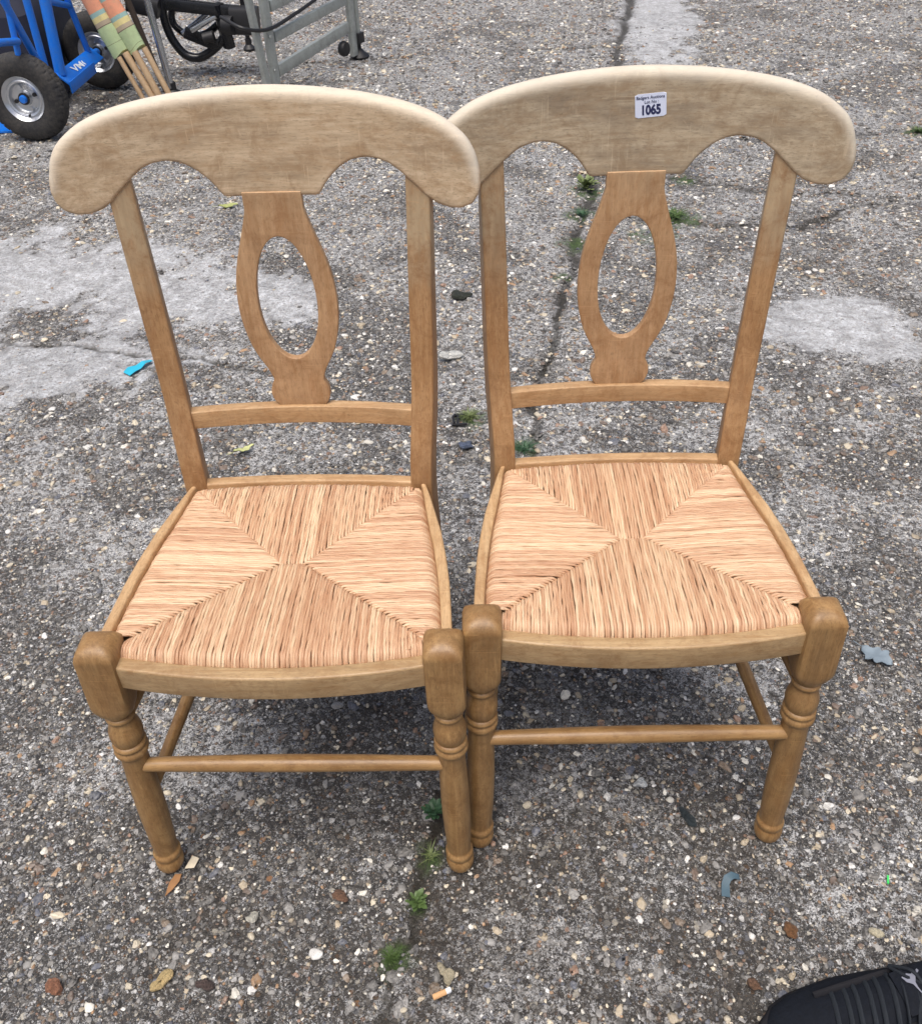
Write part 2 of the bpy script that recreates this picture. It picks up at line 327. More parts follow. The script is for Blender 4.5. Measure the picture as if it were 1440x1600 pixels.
    dm = g.math('MULTIPLY', A('dirt_shade'), g.ramp(g.noise(co, 120, 4, .7), [(.30, .45), (.6, 1.0)])); col = g.mix(g.math('MULTIPLY', dm, .82), col, g.mix(n4, (.025, .02, .015), (.075, .06, .046)))
    col = g.mix(g.math('MULTIPLY', A('crack'), g.ramp(n1, [(.38, .6), (.60, 1.0)])), col, (.032, .028, .020))
    mm = g.math('MULTIPLY', A('moss'), g.ramp(n1, [(.40, 0.0), (.52, 1.0)])); col = g.mix(mm, col, g.mix(n4, (.03, .06, .012), (.10, .18, .04)))
    hgt = g.math('ADD', g.math('MULTIPLY', m1, .55), g.math('ADD', g.math('MULTIPLY', m2, .35), g.math('MULTIPLY', n1, .9))); hgt = g.math('ADD', hgt, g.math('MULTIPLY', m3, .15)); hgt = g.math('ADD', hgt, g.math('MULTIPLY', crust, .3))
    hgt = g.math('MULTIPLY', hgt, g.math('MULTIPLY_ADD', pm, -.75, 1.0))
    g.set(Base_Color=col, Roughness=g.math('MULTIPLY_ADD', n2, .35, .42), Normal=g.bump(hgt, .8, .004)); g.b.inputs['Specular IOR Level'].default_value = .5
    me.materials.append(g.m)
    return o
ground()

def gravel():
    """loose and half-sunk flint pebbles: points carrying size, turn and colour; five knobbly stones picked per point"""
    bands = [(.42, 1.7, 14500, .0017, .0078), (1.7, 4.0, 6400, .0030, .0095), (4.0, 9.0, 2500, .0046, .012)]
    P = []; S = []
    for y0, y1, dens, r0, r1 in bands:
        wmax = .56*y1+.35; n = int(dens*2*wmax*(y1-y0)); x = rng.uniform(-wmax, wmax, n); y = rng.uniform(y0, y1, n)
        k = (np.abs(x) < .56*y+.33); x, y = x[k], y[k]
        r = r0*np.exp(rng.exponential(.36, len(x))); r = np.minimum(r, r1*rng.uniform(.75, 1.25, len(x)))
        patch, cr, dirt_shade, light, moss = masks(x, y)
        clump = fbm(x+70, y+40, 4.5, 3)
        k = rng.random(len(x)) > np.clip(patch*1.15+cr*.8+dirt_shade*.35+(.55-clump)*1.3, 0, .985)
        P.append(np.stack([x, y], 1)[k]); S.append(r[k])
    P = np.concatenate(P); S = np.concatenate(S); n = len(P); x, y = P[:, 0], P[:, 1]
    sx = S*rng.uniform(.85, 1.35, n); sy = S*rng.uniform(.6, 1.0, n); sz = S*rng.uniform(.38, .7, n)
    patch, cr, dirt_shade, light, moss = masks(x, y)
    zg = (fbm(x, y, 1.3, 3)-.5)*.010 + (fbm(x+4, y, 14, 2)-.5)*.004 - .0035
    z = zg + sz*rng.uniform(-.60, .30, n)
    pal = np.array([(.045, .044, .046), (.085, .082, .079), (.15, .146, .14), (.25, .243, .235), (.085, .095, .125), (.17, .12, .08), (.34, .20, .10), (.60, .53, .40), (.72, .69, .61), (.25, .145, .095), (.14, .095, .07), (.40, .33, .23), (.74, .73, .70)])
    pr = np.array([12, 17, 18, 15, 8, 7, 3.2, 7, 6, 3.6, 5, 6, 3.5]); pr = pr/pr.sum()
    ci = rng.choice(len(pal), n, p=pr); col = pal[ci]*rng.uniform(.75, 1.2, (n, 1))
    me = bpy.data.meshes.new('gravel'); me.vertices.add(n); me.vertices.foreach_set('co', np.stack([x, y, z], 1).astype(np.float32).ravel())
    def at(name, typ, a, key): q = me.attributes.new(name, typ, 'POINT'); q.data.foreach_set(key, np.ascontiguousarray(a).ravel())
    at('scl', 'FLOAT_VECTOR', np.stack([sx, sy, sz], 1).astype(np.float32), 'vector')
    at('rot', 'FLOAT_VECTOR', np.stack([rng.normal(0, .22, n), rng.normal(0, .22, n), rng.uniform(0, 6.28, n)], 1).astype(np.float32), 'vector')
    at('pick', 'INT', rng.integers(0, 6, n).astype(np.int32), 'value')
    at('stonecol', 'FLOAT_VECTOR', col.astype(np.float32), 'vector')
    o = bpy.data.objects.new('gravel', me); C.objects.link(o)
    tag(o, 'mixed flint gravel and small pebbles set in the worn concrete yard', 'gravel', kind='stuff')
    g = NT('flint pebbles'); co = g.n('ShaderNodeTexCoord').outputs['Object']
    a = g.attr('stonecol', 'INSTANCER').outputs['Color']
    geo = g.n('ShaderNodeNewGeometry').outputs['Position']
    nn = g.noise(geo, 220, 4, .65); col_ = g.mix(g.ramp(nn, [(.35, .0), (.7, .55)]), a, g.mix(.6, a, (.5, .48, .44)))
    col_ = g.mix(g.ramp(g.noise(geo, 500, 3, .6), [(.55, 0.0), (.7, .5)]), col_, (.06, .052, .045))
    g.set(Base_Color=col_, Roughness=.5, Normal=g.bump(nn, .35, .001)); g.b.inputs['Specular IOR Level'].default_value = .4
    me.materials.append(g.m)
    t = bpy.data.node_groups.new('gravel_nodes', 'GeometryNodeTree'); t.is_modifier = True
    t.interface.new_socket('Geometry', in_out='INPUT', socket_type='NodeSocketGeometry'); t.interface.new_socket('Geometry', in_out='OUTPUT', socket_type='NodeSocketGeometry')
    N = t.nodes; L = t.links.new; gi = N.new('NodeGroupInput'); go = N.new('NodeGroupOutput')
    join = N.new('GeometryNodeJoinGeometry'); pos = N.new('GeometryNodeInputPosition')
    for k in range(6):
        ico = N.new('GeometryNodeMeshIcoSphere'); ico.inputs['Subdivisions'].default_value = 3 if k < 3 else 2; ico.inputs['Radius'].default_value = 1.0
        no = N.new('ShaderNodeTexNoise'); no.noise_dimensions = '4D'; no.inputs['W'].default_value = 3.7*k; no.inputs['Scale'].default_value = .75+.12*k; no.inputs['Detail'].default_value = 2.5; L(pos.outputs[0], no.inputs['Vector'])
        sub = N.new('ShaderNodeVectorMath'); sub.operation = 'SUBTRACT'; L(no.outputs['Color'], sub.inputs[0]); sub.inputs[1].default_value = (.5,)*3
        sc = N.new('ShaderNodeVectorMath'); sc.operation = 'SCALE'; L(sub.outputs[0], sc.inputs[0]); sc.inputs[3].default_value = 2.0+.35*(k % 3)
        sp = N.new('GeometryNodeSetPosition'); L(ico.outputs[0], sp.inputs['Geometry']); L(sc.outputs[0], sp.inputs['Offset'])
        ss = N.new('GeometryNodeSetShadeSmooth'); L(sp.outputs[0], ss.inputs[0]); ss.inputs['Shade Smooth'].default_value = (k % 3 != 1)
        sm = N.new('GeometryNodeSetMaterial'); sm.inputs['Material'].default_value = g.m; L(ss.outputs[0], sm.inputs[0])
        gti = N.new('GeometryNodeGeometryToInstance'); L(sm.outputs[0], gti.inputs[0]); L(gti.outputs[0], join.inputs[0])
    iop = N.new('GeometryNodeInstanceOnPoints'); L(gi.outputs[0], iop.inputs['Points']); L(join.outputs[0], iop.inputs['Instance']); iop.inputs['Pick Instance'].default_value = True
    def na(name, dt):
        q = N.new('GeometryNodeInputNamedAttribute'); q.data_type = dt; q.inputs[0].default_value = name; return q.outputs['Attribute']
    L(na('pick', 'INT'), iop.inputs['Instance Index']); L(na('scl', 'FLOAT_VECTOR'), iop.inputs['Scale'])
    e2r = N.new('FunctionNodeEulerToRotation'); L(na('rot', 'FLOAT_VECTOR'), e2r.inputs[0]); L(e2r.outputs[0], iop.inputs['Rotation'])
    L(iop.outputs[0], go.inputs[0])
    md = o.modifiers.new('scatter', 'NODES'); md.node_group = t
    print('gravel points', n)
gravel()

# ------------------------------------------------------------------ the two chairs
D = .325
CREST_TOP = [(-.2603, .8915), (-.2597, .899), (-.2575, .909), (-.252, .925), (-.240, .942), (-.214, .960), (-.182, .972), (-.145, .980), (-.101, .986), (-.05, .990), (0, .9915)]
CREST_BOT = [(-.2603, .892), (-.2598, .887), (-.2570, .876), (-.250, .865), (-.236, .858), (-.222, .8575), (-.206, .862), (-.193, .871), (-.180, .883), (-.165, .896), (-.150, .907), (-.136, .9118), (-.121, .9135), (-.105, .9105), (-.091, .903), (-.078, .892), (-.067, .879), (-.0615, .868), (-.056, .8665), (0, .8665)]
def backy(x, z): return D + .061 - .56*x*x + .03*(z-.88)
def crest(parent, mat):
    top = CREST_TOP + [(-x, z) for x, z in CREST_TOP[::-1][1:]]; bot = CREST_BOT + [(-x, z) for x, z in CREST_BOT[::-1][1:]]
    tx, tz = zip(*[tuple(p) for p in catmull([np.array(q) for q in top], 6)])
    nX = 190; nZ = 30; xs = np.sin(np.linspace(-math.pi/2, math.pi/2, nX))*.2600
    xs = .90*xs + .10*np.linspace(-.2600, .2600, nX)
    zt = np.interp(xs, tx, tz)
    bx, bz = [], []
    for p in bot: bx.append(p[0]); bz.append(p[1])
    zb = np.interp(xs, bx, bz); zb = np.where(np.abs(xs) < .062, zb, np.convolve(np.pad(zb, 1, 'edge'), [.25, .5, .25], 'valid'))
    outl = [(a, b) for a, b in zip(xs, zt)] + [(a, b) for a, b in zip(xs[::-1], zb[::-1])]; outl.append(outl[0])
    tt = (1-np.cos(np.linspace(0, math.pi, nZ)))/2
    Xg = np.repeat(xs[:, None], nZ, 1); Zg = zb[:, None]+(zt-zb)[:, None]*tt[None]
    dist = pdist(Xg.ravel(), Zg.ravel(), outl).reshape(Xg.shape); dtop = pdist(Xg.ravel(), Zg.ravel(), [(a, b) for a, b in zip(xs, zt)]).reshape(Xg.shape)
    dbot = pdist(Xg.ravel(), Zg.ravel(), [(a, b) for a, b in zip(xs, zb)]).reshape(Xg.shape)
    def off(d, r): d = np.clip(d, 0, r); return r-np.sqrt(np.maximum(r*r-(r-d)**2, 0))
    th = .023
    wt = sstep(.3, .7, dbot/(dtop+dbot+1e-6)); ke = sstep(.222, .250, np.abs(Xg)); wt = wt*(1-ke)+sstep(.868, .912, Zg)*ke
    def off2(d, r): d = np.minimum(np.maximum(d, 0), r); return r-np.sqrt(np.maximum(r*r-(r-d)**2, 0))
    fo = off2(dist, .0035+.0085*wt); bo = off2(dist, .003+.0055*wt)
    yf = backy(Xg, Zg); vf = np.stack([Xg, yf+fo, Zg], -1).reshape(-1, 3); vb = np.stack([Xg*1.0, yf+th-bo, Zg], -1).reshape(-1, 3)
    wear_skylight = (np.clip(1-dtop/.016, 0, 1)*sstep(.01, .05, (zt-zb))[:, None]).ravel()  # crest top paled: some bleaching, plus skylight put into the colour
    v = np.concatenate([vf, vb]); n = nX*nZ; f = []
    for i in range(nX-1):
        for j in range(nZ-1):
            a = i*nZ+j; f.append((a, a+nZ, a+nZ+1, a+1)); f.append((n+a, n+a+1, n+a+nZ+1, n+a+nZ))
        f.append((i*nZ, n+i*nZ, n+(i+1)*nZ, (i+1)*nZ)); a = i*nZ+nZ-1; f.append((a, a+nZ, n+a+nZ, n+a))
    for j in range(nZ-1):
        f.append((j, j+1, n+j+1, n+j)); a = (nX-1)*nZ+j; f.append((a, n+a, n+a+1, a+1))
    return mesh_obj('crest_rail', v, f, mat, parent, angle=50, attrs={'wear_skylight': np.concatenate([wear_skylight, wear_skylight])})
def offset_loop(L, d):
    n = len(L); out = []
    for i in range(n):
        a, b, c = Vector(L[i-1]), Vector(L[i]), Vector(L[(i+1) % n]); t = ((b-a).normalized()+(c-b).normalized()); t = t.normalized() if t.length > 1e-6 else (b-a).normalized()
        out.append((b.x - t.y*d, b.y + t.x*d))
    return out
def plate(name, outer, holes, place, th, r, mat, parent, both=True):
    """flat board cut to an outline (with holes), edges eased; place(u, v, w) maps outline and depth to space"""
    def area(L): return sum(L[i-1][0]*L[i][1]-L[i][0]*L[i-1][1] for i in range(len(L)))
    outer = outer if area(outer) > 0 else outer[::-1]; holes = [h if area(h) < 0 else h[::-1] for h in holes]; loops = [outer]+holes
    mb = MB(); segs = 4
    def ring(L, k, w0, sgn):
        a = math.pi/2*k/segs; return [place(u, v, w0+sgn*r*(1-math.sin(a))) for u, v in offset_loop(L, r*(1-math.cos(a)))]
    for L in loops:
        n = len(L); rings = [[place(u, v, 0+r*(1-math.sin(math.pi/2*k/segs))) for u, v in offset_loop(L, r*(1-math.cos(math.pi/2*k/segs)))] for k in range(segs, -1, -1)]
        rings += [[place(u, v, th-r*(1-math.sin(math.pi/2*k/segs))) for u, v in offset_loop(L, r*(1-math.cos(math.pi/2*k/segs)))] for k in range(0, segs+1)]
        mb.loft(rings, cap=False)
    ins = [offset_loop(L, r) for L in loops]; flat = [p for L in ins for p in L]
    tri = tessellate_polygon([[Vector((u, v, 0)) for u, v in L] for L in ins])
    for w0 in (0, th): mb.add([place(u, v, w0) for u, v in flat], tri)
    o = mesh_obj(name, mb.v, mb.f, mat, parent, smooth=False)
    me = o.data; bm = bmesh.new(); bm.from_mesh(me); bmesh.ops.remove_doubles(bm, verts=bm.verts, dist=1e-6); bmesh.ops.recalc_face_normals(bm, faces=bm.faces); bm.to_mesh(me); bm.free()
    me.shade_smooth(); me.set_sharp_from_angle(angle=R(28)); return o
SPL = [(.037, .872), (.0375, .858), (.0375, .850), (.041, .836), (.048, .814), (.056, .790), (.0625, .765), (.0660, .740), (.0668, .715), (.0645, .690), (.0585, .663), (.0505, .643), (.042, .627), (.0372, .615), (.0358, .607), (.0385, .601), (.0415, .593), (.0418, .583), (.0385, .573), (.0330, .566), (.0290, .5665), (.0275, .562), (.0272, .558)]
def splat(parent):
    pts = [tuple(p) for p in catmull([np.array(q) for q in SPL], 3)]; outer = pts + [(-a, b) for a, b in pts[::-1]]
    hole = []
    for k in range(56):
        a = 2*math.pi*k/56; zc = .728; e = 1.0-.05*math.sin(a); hole.append((.0395*math.cos(a)*e, zc+.087*math.sin(a)))
    plate('splat', outer, [hole], lambda u, v, w_: (u, D+.0475+(v-.56)*.036+w_, v), .0115, .0016, M_splat, parent)
def stile(parent, s):
    # (z, front y, inner x, width, depth, turn)
    K = [(0.0, D+.050, .172, .026, .027, 6), (.10, D+.036, .168, .029, .031, 7), (.25, D+.014, .160, .031, .035, 8), (.40, D+.000, .1525, .032, .039, 9), (.47, D+.001, .152, .032, .039, 10), (.52, D+.010, .1545, .032, .037, 11), (.56, D+.020, .157, .032, .0345, 12), (.62, D+.030, .160, .0318, .031, 12), (.75, D+.038, .1635, .0316, .0255, 12), (.86, D+.0445, .1668, .0312, .0195, 12), (.905, D+.0465, .168, .031, .0165, 12)]
    Z = [k[0] for k in K]; zz = np.concatenate([np.linspace(0, .4, 9), np.linspace(.42, .64, 14), np.linspace(.67, .905, 8)]); rings = []
    sm = [tuple(p) for p in catmull([np.array(k, float) for k in K], 6)]; smz = [q[0] for q in sm]
    for z in zz:
        fy, ix, wd, dp, tr = [float(np.interp(z, smz, [q[j] for q in sm])) for j in range(1, 6)]
        a = R(tr)*s; sec = rrect(wd, dp, .0028, 3); ring = []
        for u, v in sec:   # turn about the inner front corner so the face follows the curve of the back
            uu = u+wd/2*s; vv = v+dp/2
            xx = uu*math.cos(a)+vv*math.sin(a); yy = -uu*math.sin(a)*1.0+vv*math.cos(a)
            ring.append((s*ix+xx, fy+yy+.0+ (wd*.5*abs(math.sin(a))), z))
        rings.append(ring)
    mb = MB(); mb.loft(rings); return mb.build('rear_stile', M_stile, parent, angle=40)
LEG = [(.4790, .0020, 2.6), (.4785, .008, 3), (.4770, .0130, 4), (.4742, .0180, 6), (.4705, .0214, 8), (.4660, .0236, 9), (.4638, .0242, 10), (.4622, .0246, 10), (.458, .0248, 9), (.440, .0246, 9), (.400, .0246, 9), (.378, .0246, 8), (.370, .0242, 5), (.362, .0230, 3), (.356, .0210, 2), (.352, .0188, 2), (.3500, .0168, 2), (.3485, .0168, 2), (.3475, .0186, 2), (.3445, .0194, 2), (.3415, .0186, 2), (.3402, .0166, 2), (.337, .0162, 2), (.333, .0170, 2), (.327, .0190, 2), (.319, .0212, 2), (.311, .0220, 2), (.304, .0214, 2), (.299, .0200, 2), (.2968, .0188, 2), (.2950, .0188, 2), (.2938, .0210, 2), (.291, .0222, 2), (.288, .0218, 2), (.2862, .0202, 2), (.2845, .0202, 2), (.2830, .0218, 2), (.280, .0228, 2), (.276, .0226, 2), (.273, .0212, 2), (.2715, .0192, 2), (.268, .0186, 2), (.262, .0180, 2), (.245, .0183, 2), (.21, .0193, 2), (.17, .0200, 2), (.13, .0199, 2), (.09, .0189, 2), (.058, .0177, 2), (.047, .0172, 2), (.0440, .0174, 2), (.0425, .0192, 2), (.039, .0204, 2), (.034, .0202, 2), (.0310, .0188, 2), (.0290, .0180, 2), (.0270, .0188, 2), (.023, .0204, 2), (.016, .0206, 2), (.010, .0200, 2), (.005, .0184, 2), (.0015, .0162, 2), (-.001, .013, 2)]
def front_leg(parent, s):
    rings = []; n = 36
    for z, r, e in LEG:
        cx = s*(.2088+.0102*(1-z/.46)); cy = -.021*(1-min(z, .46)/.46); ring = []
        for j in range(n):
            a = 2*math.pi*(j+.5)/n; c, t = math.cos(a), math.sin(a)
            k = (abs(c)**e+abs(t)**e)**(-1/e); dome = 0
            ring.append((cx+c*k*r, cy+t*k*r, z))
        rings.append(ring)
    mb = MB(); mb.loft(rings); return mb.build('front_leg', M_legz, parent, angle=48)
def xin(y): return np.interp(y, [0, .029, .073, .125, .188, .235, .290, .316, .33], [.2055, .2055, .203, .1985, .1905, .182, .1735, .170, .166])
def xout(y): return np.interp(y, [0, .032, .074, .119, .168, .219, .276, .309, .33], [.2195, .2190, .2168, .2140, .2085, .2005, .1875, .1795, .173])
def yfr(x): return -.0165+.0135*(x/.184)**2
def side_trim(parent, s):
    ys = np.linspace(.018, D+.004, 26); rings = []
    for y in ys:
        a, b = float(xin(y)), float(xout(y)); sec = rrect(b-a, .040, .0035, 3); rings.append([(s*((a+b)/2+u), y, .4365+v) for u, v in sec])
    mb = MB(); mb.loft(rings); mb.build('side_seat_rail', M_raily, parent, angle=50)
def bowed_rail(name, x0, x1, yfun, w_, h_, zc, r, mat, parent, turn=0, n=30):
    rings = []
    for x in np.linspace(x0, x1, n):
        sec = rrect(w_, h_, r, 4); rings.append([(x, yfun(x)+w_/2+u, zc+v) for u, v in sec])
    mb = MB(); mb.loft(rings); return mb.build(name, mat, parent, angle=50)
def rush(parent, seed):
    rg = np.random.default_rng(seed); CY = .164; cw = .016; FX, FY, BX, BY = .190, .016, .166, .321
    def zsurf(x, y, e):   # e = distance to the frame edge
        return .4555 - .0075*(1-sstep(.0, .13, np.maximum(abs(x)*.75, abs(y-CY)))) - .013*np.clip(1-e/.013, 0, 1)**2.2
    def strand(mb, cols, uvs, P, r, tone0):
        n = len(P); m = 7; rings = []; ph = rg.uniform(0, 6)
        P = np.array(P); T = np.gradient(P, axis=0); T /= np.linalg.norm(T, axis=1)[:, None]
        side = np.cross(T, [0, 0, 1]); side /= np.linalg.norm(side, axis=1)[:, None]; upv = np.cross(side, T)
        L = np.concatenate([[0], np.cumsum(np.linalg.norm(np.diff(P, axis=0), axis=1))])
        base = len(mb.v)
        for i in range(n):
            rr = r[i]
            for j in range(m):
                a = 2*math.pi*j/m; bul = 1+.13*math.sin(2*a+L[i]*330+ph)
                mb.v.append(tuple(P[i]+(side[i]*math.cos(a)*1.02+upv[i]*math.sin(a)*.95)*rr*bul)); cols.append(tone0); uvs.append((L[i]+ph*.3, j/m))
            if i:
                for j in range(m):
                    k = (j+1) % m; mb.f.append((base+(i-1)*m+j, base+(i-1)*m+k, base+i*m+k, base+i*m+j))
    def zone(kind, s=1):
        mb = MB(); cols = []; uvs = []
        if kind == 'front': U = np.arange(-.1845, .1846, .00375)
        elif kind == 'back': U = np.arange(-.1575, .1576, .0038)
        else: U = np.arange(.027, .3195, .0037)
        tone = .5
        for i, u in enumerate(U):
            tone = .15*tone+.85*rg.uniform(0, 1)
            u = u+rg.normal(0, .00016); n = 15
            if kind in ('front', 'back'):
                ax = abs(u)
                if kind == 'front': ye = yfr(u)+.0005; yi = CY if ax < cw else CY+(ax-cw)/(FX-cw)*(FY-CY); fan = .985
                else: ye = .3345-.009*(u/.15)**2; yi = CY if ax < cw else CY+(ax-cw)/(BX-cw)*(BY-CY); fan = 1.0
                p0 = np.array([u, ye]); p1 = np.array([u*fan, yi])
            else:
                xe = float(xin(u))-.0006; xi = cw+(CY-u)/(CY-FY)*(FX-cw) if u < CY else cw+(u-CY)/(BY-CY)*(BX-cw); xi = max(xi-.0008, cw)
                p0 = np.array([s*xe, u]); p1 = np.array([s*min(xi, xe-.008), u+(CY-u)*.012])
            Ln = np.linalg.norm(p1-p0); d = (p1-p0)/max(Ln, 1e-6); Ln += .0022; n = max(5, int(6+Ln/.008)); ts = np.linspace(0, 1, n)
            ts = np.concatenate([[0, .0025/Ln, .006/Ln, .011/Ln], np.linspace(.018/Ln, 1-.007/Ln, n), [1-.003/Ln, 1]]) if Ln > .03 else np.linspace(0, 1, 9)
            w1, w2 = rg.uniform(0, 6, 2); pts = []; amp = min(.0005, Ln*.01); lift = rg.normal(0, .00040); rad = []
            # outermost strands hook round towards the corner peg
            for t in ts:
                q = p0+d*Ln*t; side = np.array([-d[1], d[0]]); q = q+side*(math.sin(t*5+w1)*amp+math.sin(t*19+w2)*amp*.45)
                e = Ln*t; inn = Ln*(1-t); z = zsurf(q[0], q[1], e)+lift+math.sin(t*13+w2)*.0003
                z -= .0040*max(0, 1-inn/.0085)**1.6
                pts.append((q[0], q[1], z)); rad.append(.00218*(1+.10*math.sin(t*23+w1)) * (1 if inn > .004 else .82))
            strand(mb, cols, uvs, pts, rad, float(np.clip(tone, 0, 1)))
        o = mesh_obj('rush_panel', mb.v, mb.f, M_rush, parent, smooth=True, angle=None, attrs={'tone': cols})
        uvl = o.data.uv_layers.new(name='UVMap'); vi = np.zeros(len(o.data.loops), np.int32); o.data.loops.foreach_get('vertex_index', vi)
        uvl.data.foreach_set('uv', np.array(uvs, np.float32)[vi].ravel()); o['kind'] = 'stuff'; return o
    zone('front'); zone('back'); zone('side', -1); zone('side', 1)
    if seed == 11:   # the worn front corner: strands sprung loose round the peg
        for k in range(6):
            r_ = .006+.0037*k; mb = MB(); cols = []; uvs = []; a0 = rg.uniform(-.25, .1)
            pts = [(.182-r_*math.cos(a)*1.1, .0065+r_*math.sin(a)*.95, .4545+.0012*math.sin(a*3+k)-.0006*k) for a in np.linspace(-.25+a0, 1.75-a0, 14)]
            strand(mb, cols, uvs, pts, [.0019]*14, float(rg.uniform(.3, 1))); o = mesh_obj('frayed_strand', mb.v, mb.f, M_rush, parent, angle=None, attrs={'tone': cols})
            uvl = o.data.uv_layers.new(name='UVMap'); vi = np.zeros(len(o.data.loops), np.int32); o.data.loops.foreach_get('vertex_index', vi); uvl.data.foreach_set('uv', np.array(uvs, np.float32)[vi].ravel())
    # packed underside of the rush
    v = []; cnt = []
    for x in np.linspace(-.182, .182, 17): cnt.append((x, yfr(x)+.002))
    for y in np.linspace(.03, .318, 14): cnt.append((float(xin(y))-.002, y))
    for x in np.linspace(.15, -.15, 13): cnt.append((x, .333-.008*(x/.15)**2))
    for y in np.linspace(.318, .03, 14): cnt.append((-float(xin(y))+.002, y))
    n = len(cnt); mb = MB(); mb.loft([[(x*k, CY+(y-CY)*k, z) for x, y in cnt] for k, z in ((.97, .425), (1, .430), (1, .4415), (.9, .4495), (.6, .4475), (.3, .4440), (.05, .4430))])
    mb.build('rush_packing', M_rushcore, parent, angle=None)
def make_chair(name, loc, rz, ty, label, crest_mat, seed, group):
    t = empty(name, loc, 0, label, 'chair', group, rot=(0, ty, rz))
    crest(t, crest_mat); splat(t)
    for s in (-1, 1): stile(t, s); front_leg(t, s); side_trim(t, s)
    bowed_rail('back_rail', -.1625, .1625, lambda x: D+.0425-.52*x*x, .0175, .0285, .5525, .002, M_railx, t)
    bowed_rail('rear_seat_rail', -.158, .158, lambda x: D+.0105-.30*x*x, .0175, .040, .4365, .0032, M_railx, t)
    bowed_rail('front_seat_rail', -.190, .190, lambda x: -.0385+.55*x*x, .0195, .0385, .4300, .0032, M_frontrail, t)
    mb = MB(); mb.tube([(x, -.0115-.002, .245+.0018*math.cos(x*7)) for x in np.linspace(-.203, .203, 14)], [.0098+.0024*math.cos(x*6.2)**2 for x in np.linspace(-.203, .203, 14)], 18); mb.build('stretcher', M_strx, t)
    for z0, z1, r_ in ((.188, .190, .0093), (.339, .335, .0093)):
        for s in (-1, 1):
            P = [(s*(.2045-(.2045-.178)*k/12), -.004+(D+.035)*k/12, z0+(z1-z0)*k/12) for k in range(13)]
            mb = MB(); mb.tube(P, [r_*(.88+.16*math.sin(math.pi*k/12)) for k in range(13)], 16); mb.build('stretcher', M_stry, t)
    mb = MB(); mb.tube([(x, D+.030, .26) for x in np.linspace(-.172, .172, 8)], .0095, 14); mb.build('stretcher', M_strx, t)
    rush(t, seed)
    return t
GRP = 'pair of rush seated dining chairs'
chL = make_chair('dining_chair', (-.2388, .742, .0012), R(-2.0117), R(.3286), 'beech dining chair with rush seat, left of the pair and without any sticker', M_crestL, 11, GRP)
chR = make_chair('dining_chair', (.2296, .7682, 0), R(-1.2677), 0, 'beech dining chair with rush seat and white lot sticker on its top rail', M_crestR, 23, GRP)

# lot sticker, curved with the crest rail
def text_mesh(name, body, size, mat, parent, fn, bold=0.0, align='CENTER', sx=1.0, res=4):
    cu = bpy.data.curves.new(name, 'FONT'); cu.body = body; cu.size = size; cu.align_x = align; cu.align_y = 'CENTER'; cu.offset = bold; cu.resolution_u = res; cu.fill_mode = 'FRONT'
    ob = bpy.data.objects.new(name+'_tmp', cu); C.objects.link(ob); dg = bpy.context.evaluated_depsgraph_get(); me = bpy.data.meshes.new_from_object(ob.evaluated_get(dg)); bpy.data.objects.remove(ob); bpy.data.curves.remove(cu)
    for v in me.vertices: v.co = fn(v.co.x*sx, v.co.y)
    me.name = name; me.materials.clear(); me.materials.append(mat); o = bpy.data.objects.new(name, me); C.objects.link(o); o.parent = parent; return o
M_paper = plain('sticker paper', (.70, .76, .93), .45, var=.04)
M_ink = plain('navy ink', (.02, .025, .09), .5, var=.1)
def stick(w_):
    ca, sa = math.cos(R(1.5)), math.sin(R(1.5))
    def f(u, v):
        x = .0100+u-v*.10; z = .9500+v+u*.075; return Vector((x, backy(x, z)-w_, z))
    return f
mb = MB(); rr = rrect(.0375, .0270, .0022, 4); f0, f1 = stick(.0006), stick(-.002)
cols_ = 10
grid = []
for i in range(cols_+1):
    u = -.01875+.0375*i/cols_
    ins = .0016*(1 if i in (0, cols_) else 0)
    for v in (-.0135+ins, .0135-ins): grid.append(f0(u, v))
mb.add(grid, [(2*i, 2*i+2, 2*i+3, 2*i+1) for i in range(cols_)])
n0 = len(grid); mb2 = MB(); mb2.add([g_ for g_ in grid]+[f1(-.01875+.0375*i/cols_, v) for i in range(cols_+1) for v in (-.0135, .0135)], [(2*i, 2*i+2, 2*i+3, 2*i+1) for i in range(cols_)]+[(2*i, 2*i+2, n0+2*i+2, n0+2*i) for i in range(cols_)]+[(2*i+1, 2*i+3, n0+2*i+3, n0+2*i+1) for i in range(cols_)]+[(0, 1, n0+1, n0), (n0-2, n0-1, 2*n0-1, 2*n0-2)])
stk = mb2.build('lot_sticker', M_paper, chR, angle=60)
stk['label'] = 'white sticker printed Badgers Auctions Lot No. 1065'
fl = stick(.0009)
text_mesh('printed_heading', 'Badgers Auctions', .0050, M_ink, stk, lambda u, v: fl(u-.0003, v+.0092), .00008, sx=.97)
text_mesh('printed_heading', 'Lot No :', .0050, M_ink, stk, lambda u, v: fl(u+.001, v+.0040), .00006, sx=1.0)
text_mesh('printed_number', '1065', .0150, M_ink, stk, lambda u, v: fl(u, v-.0055), .00065, sx=.82)

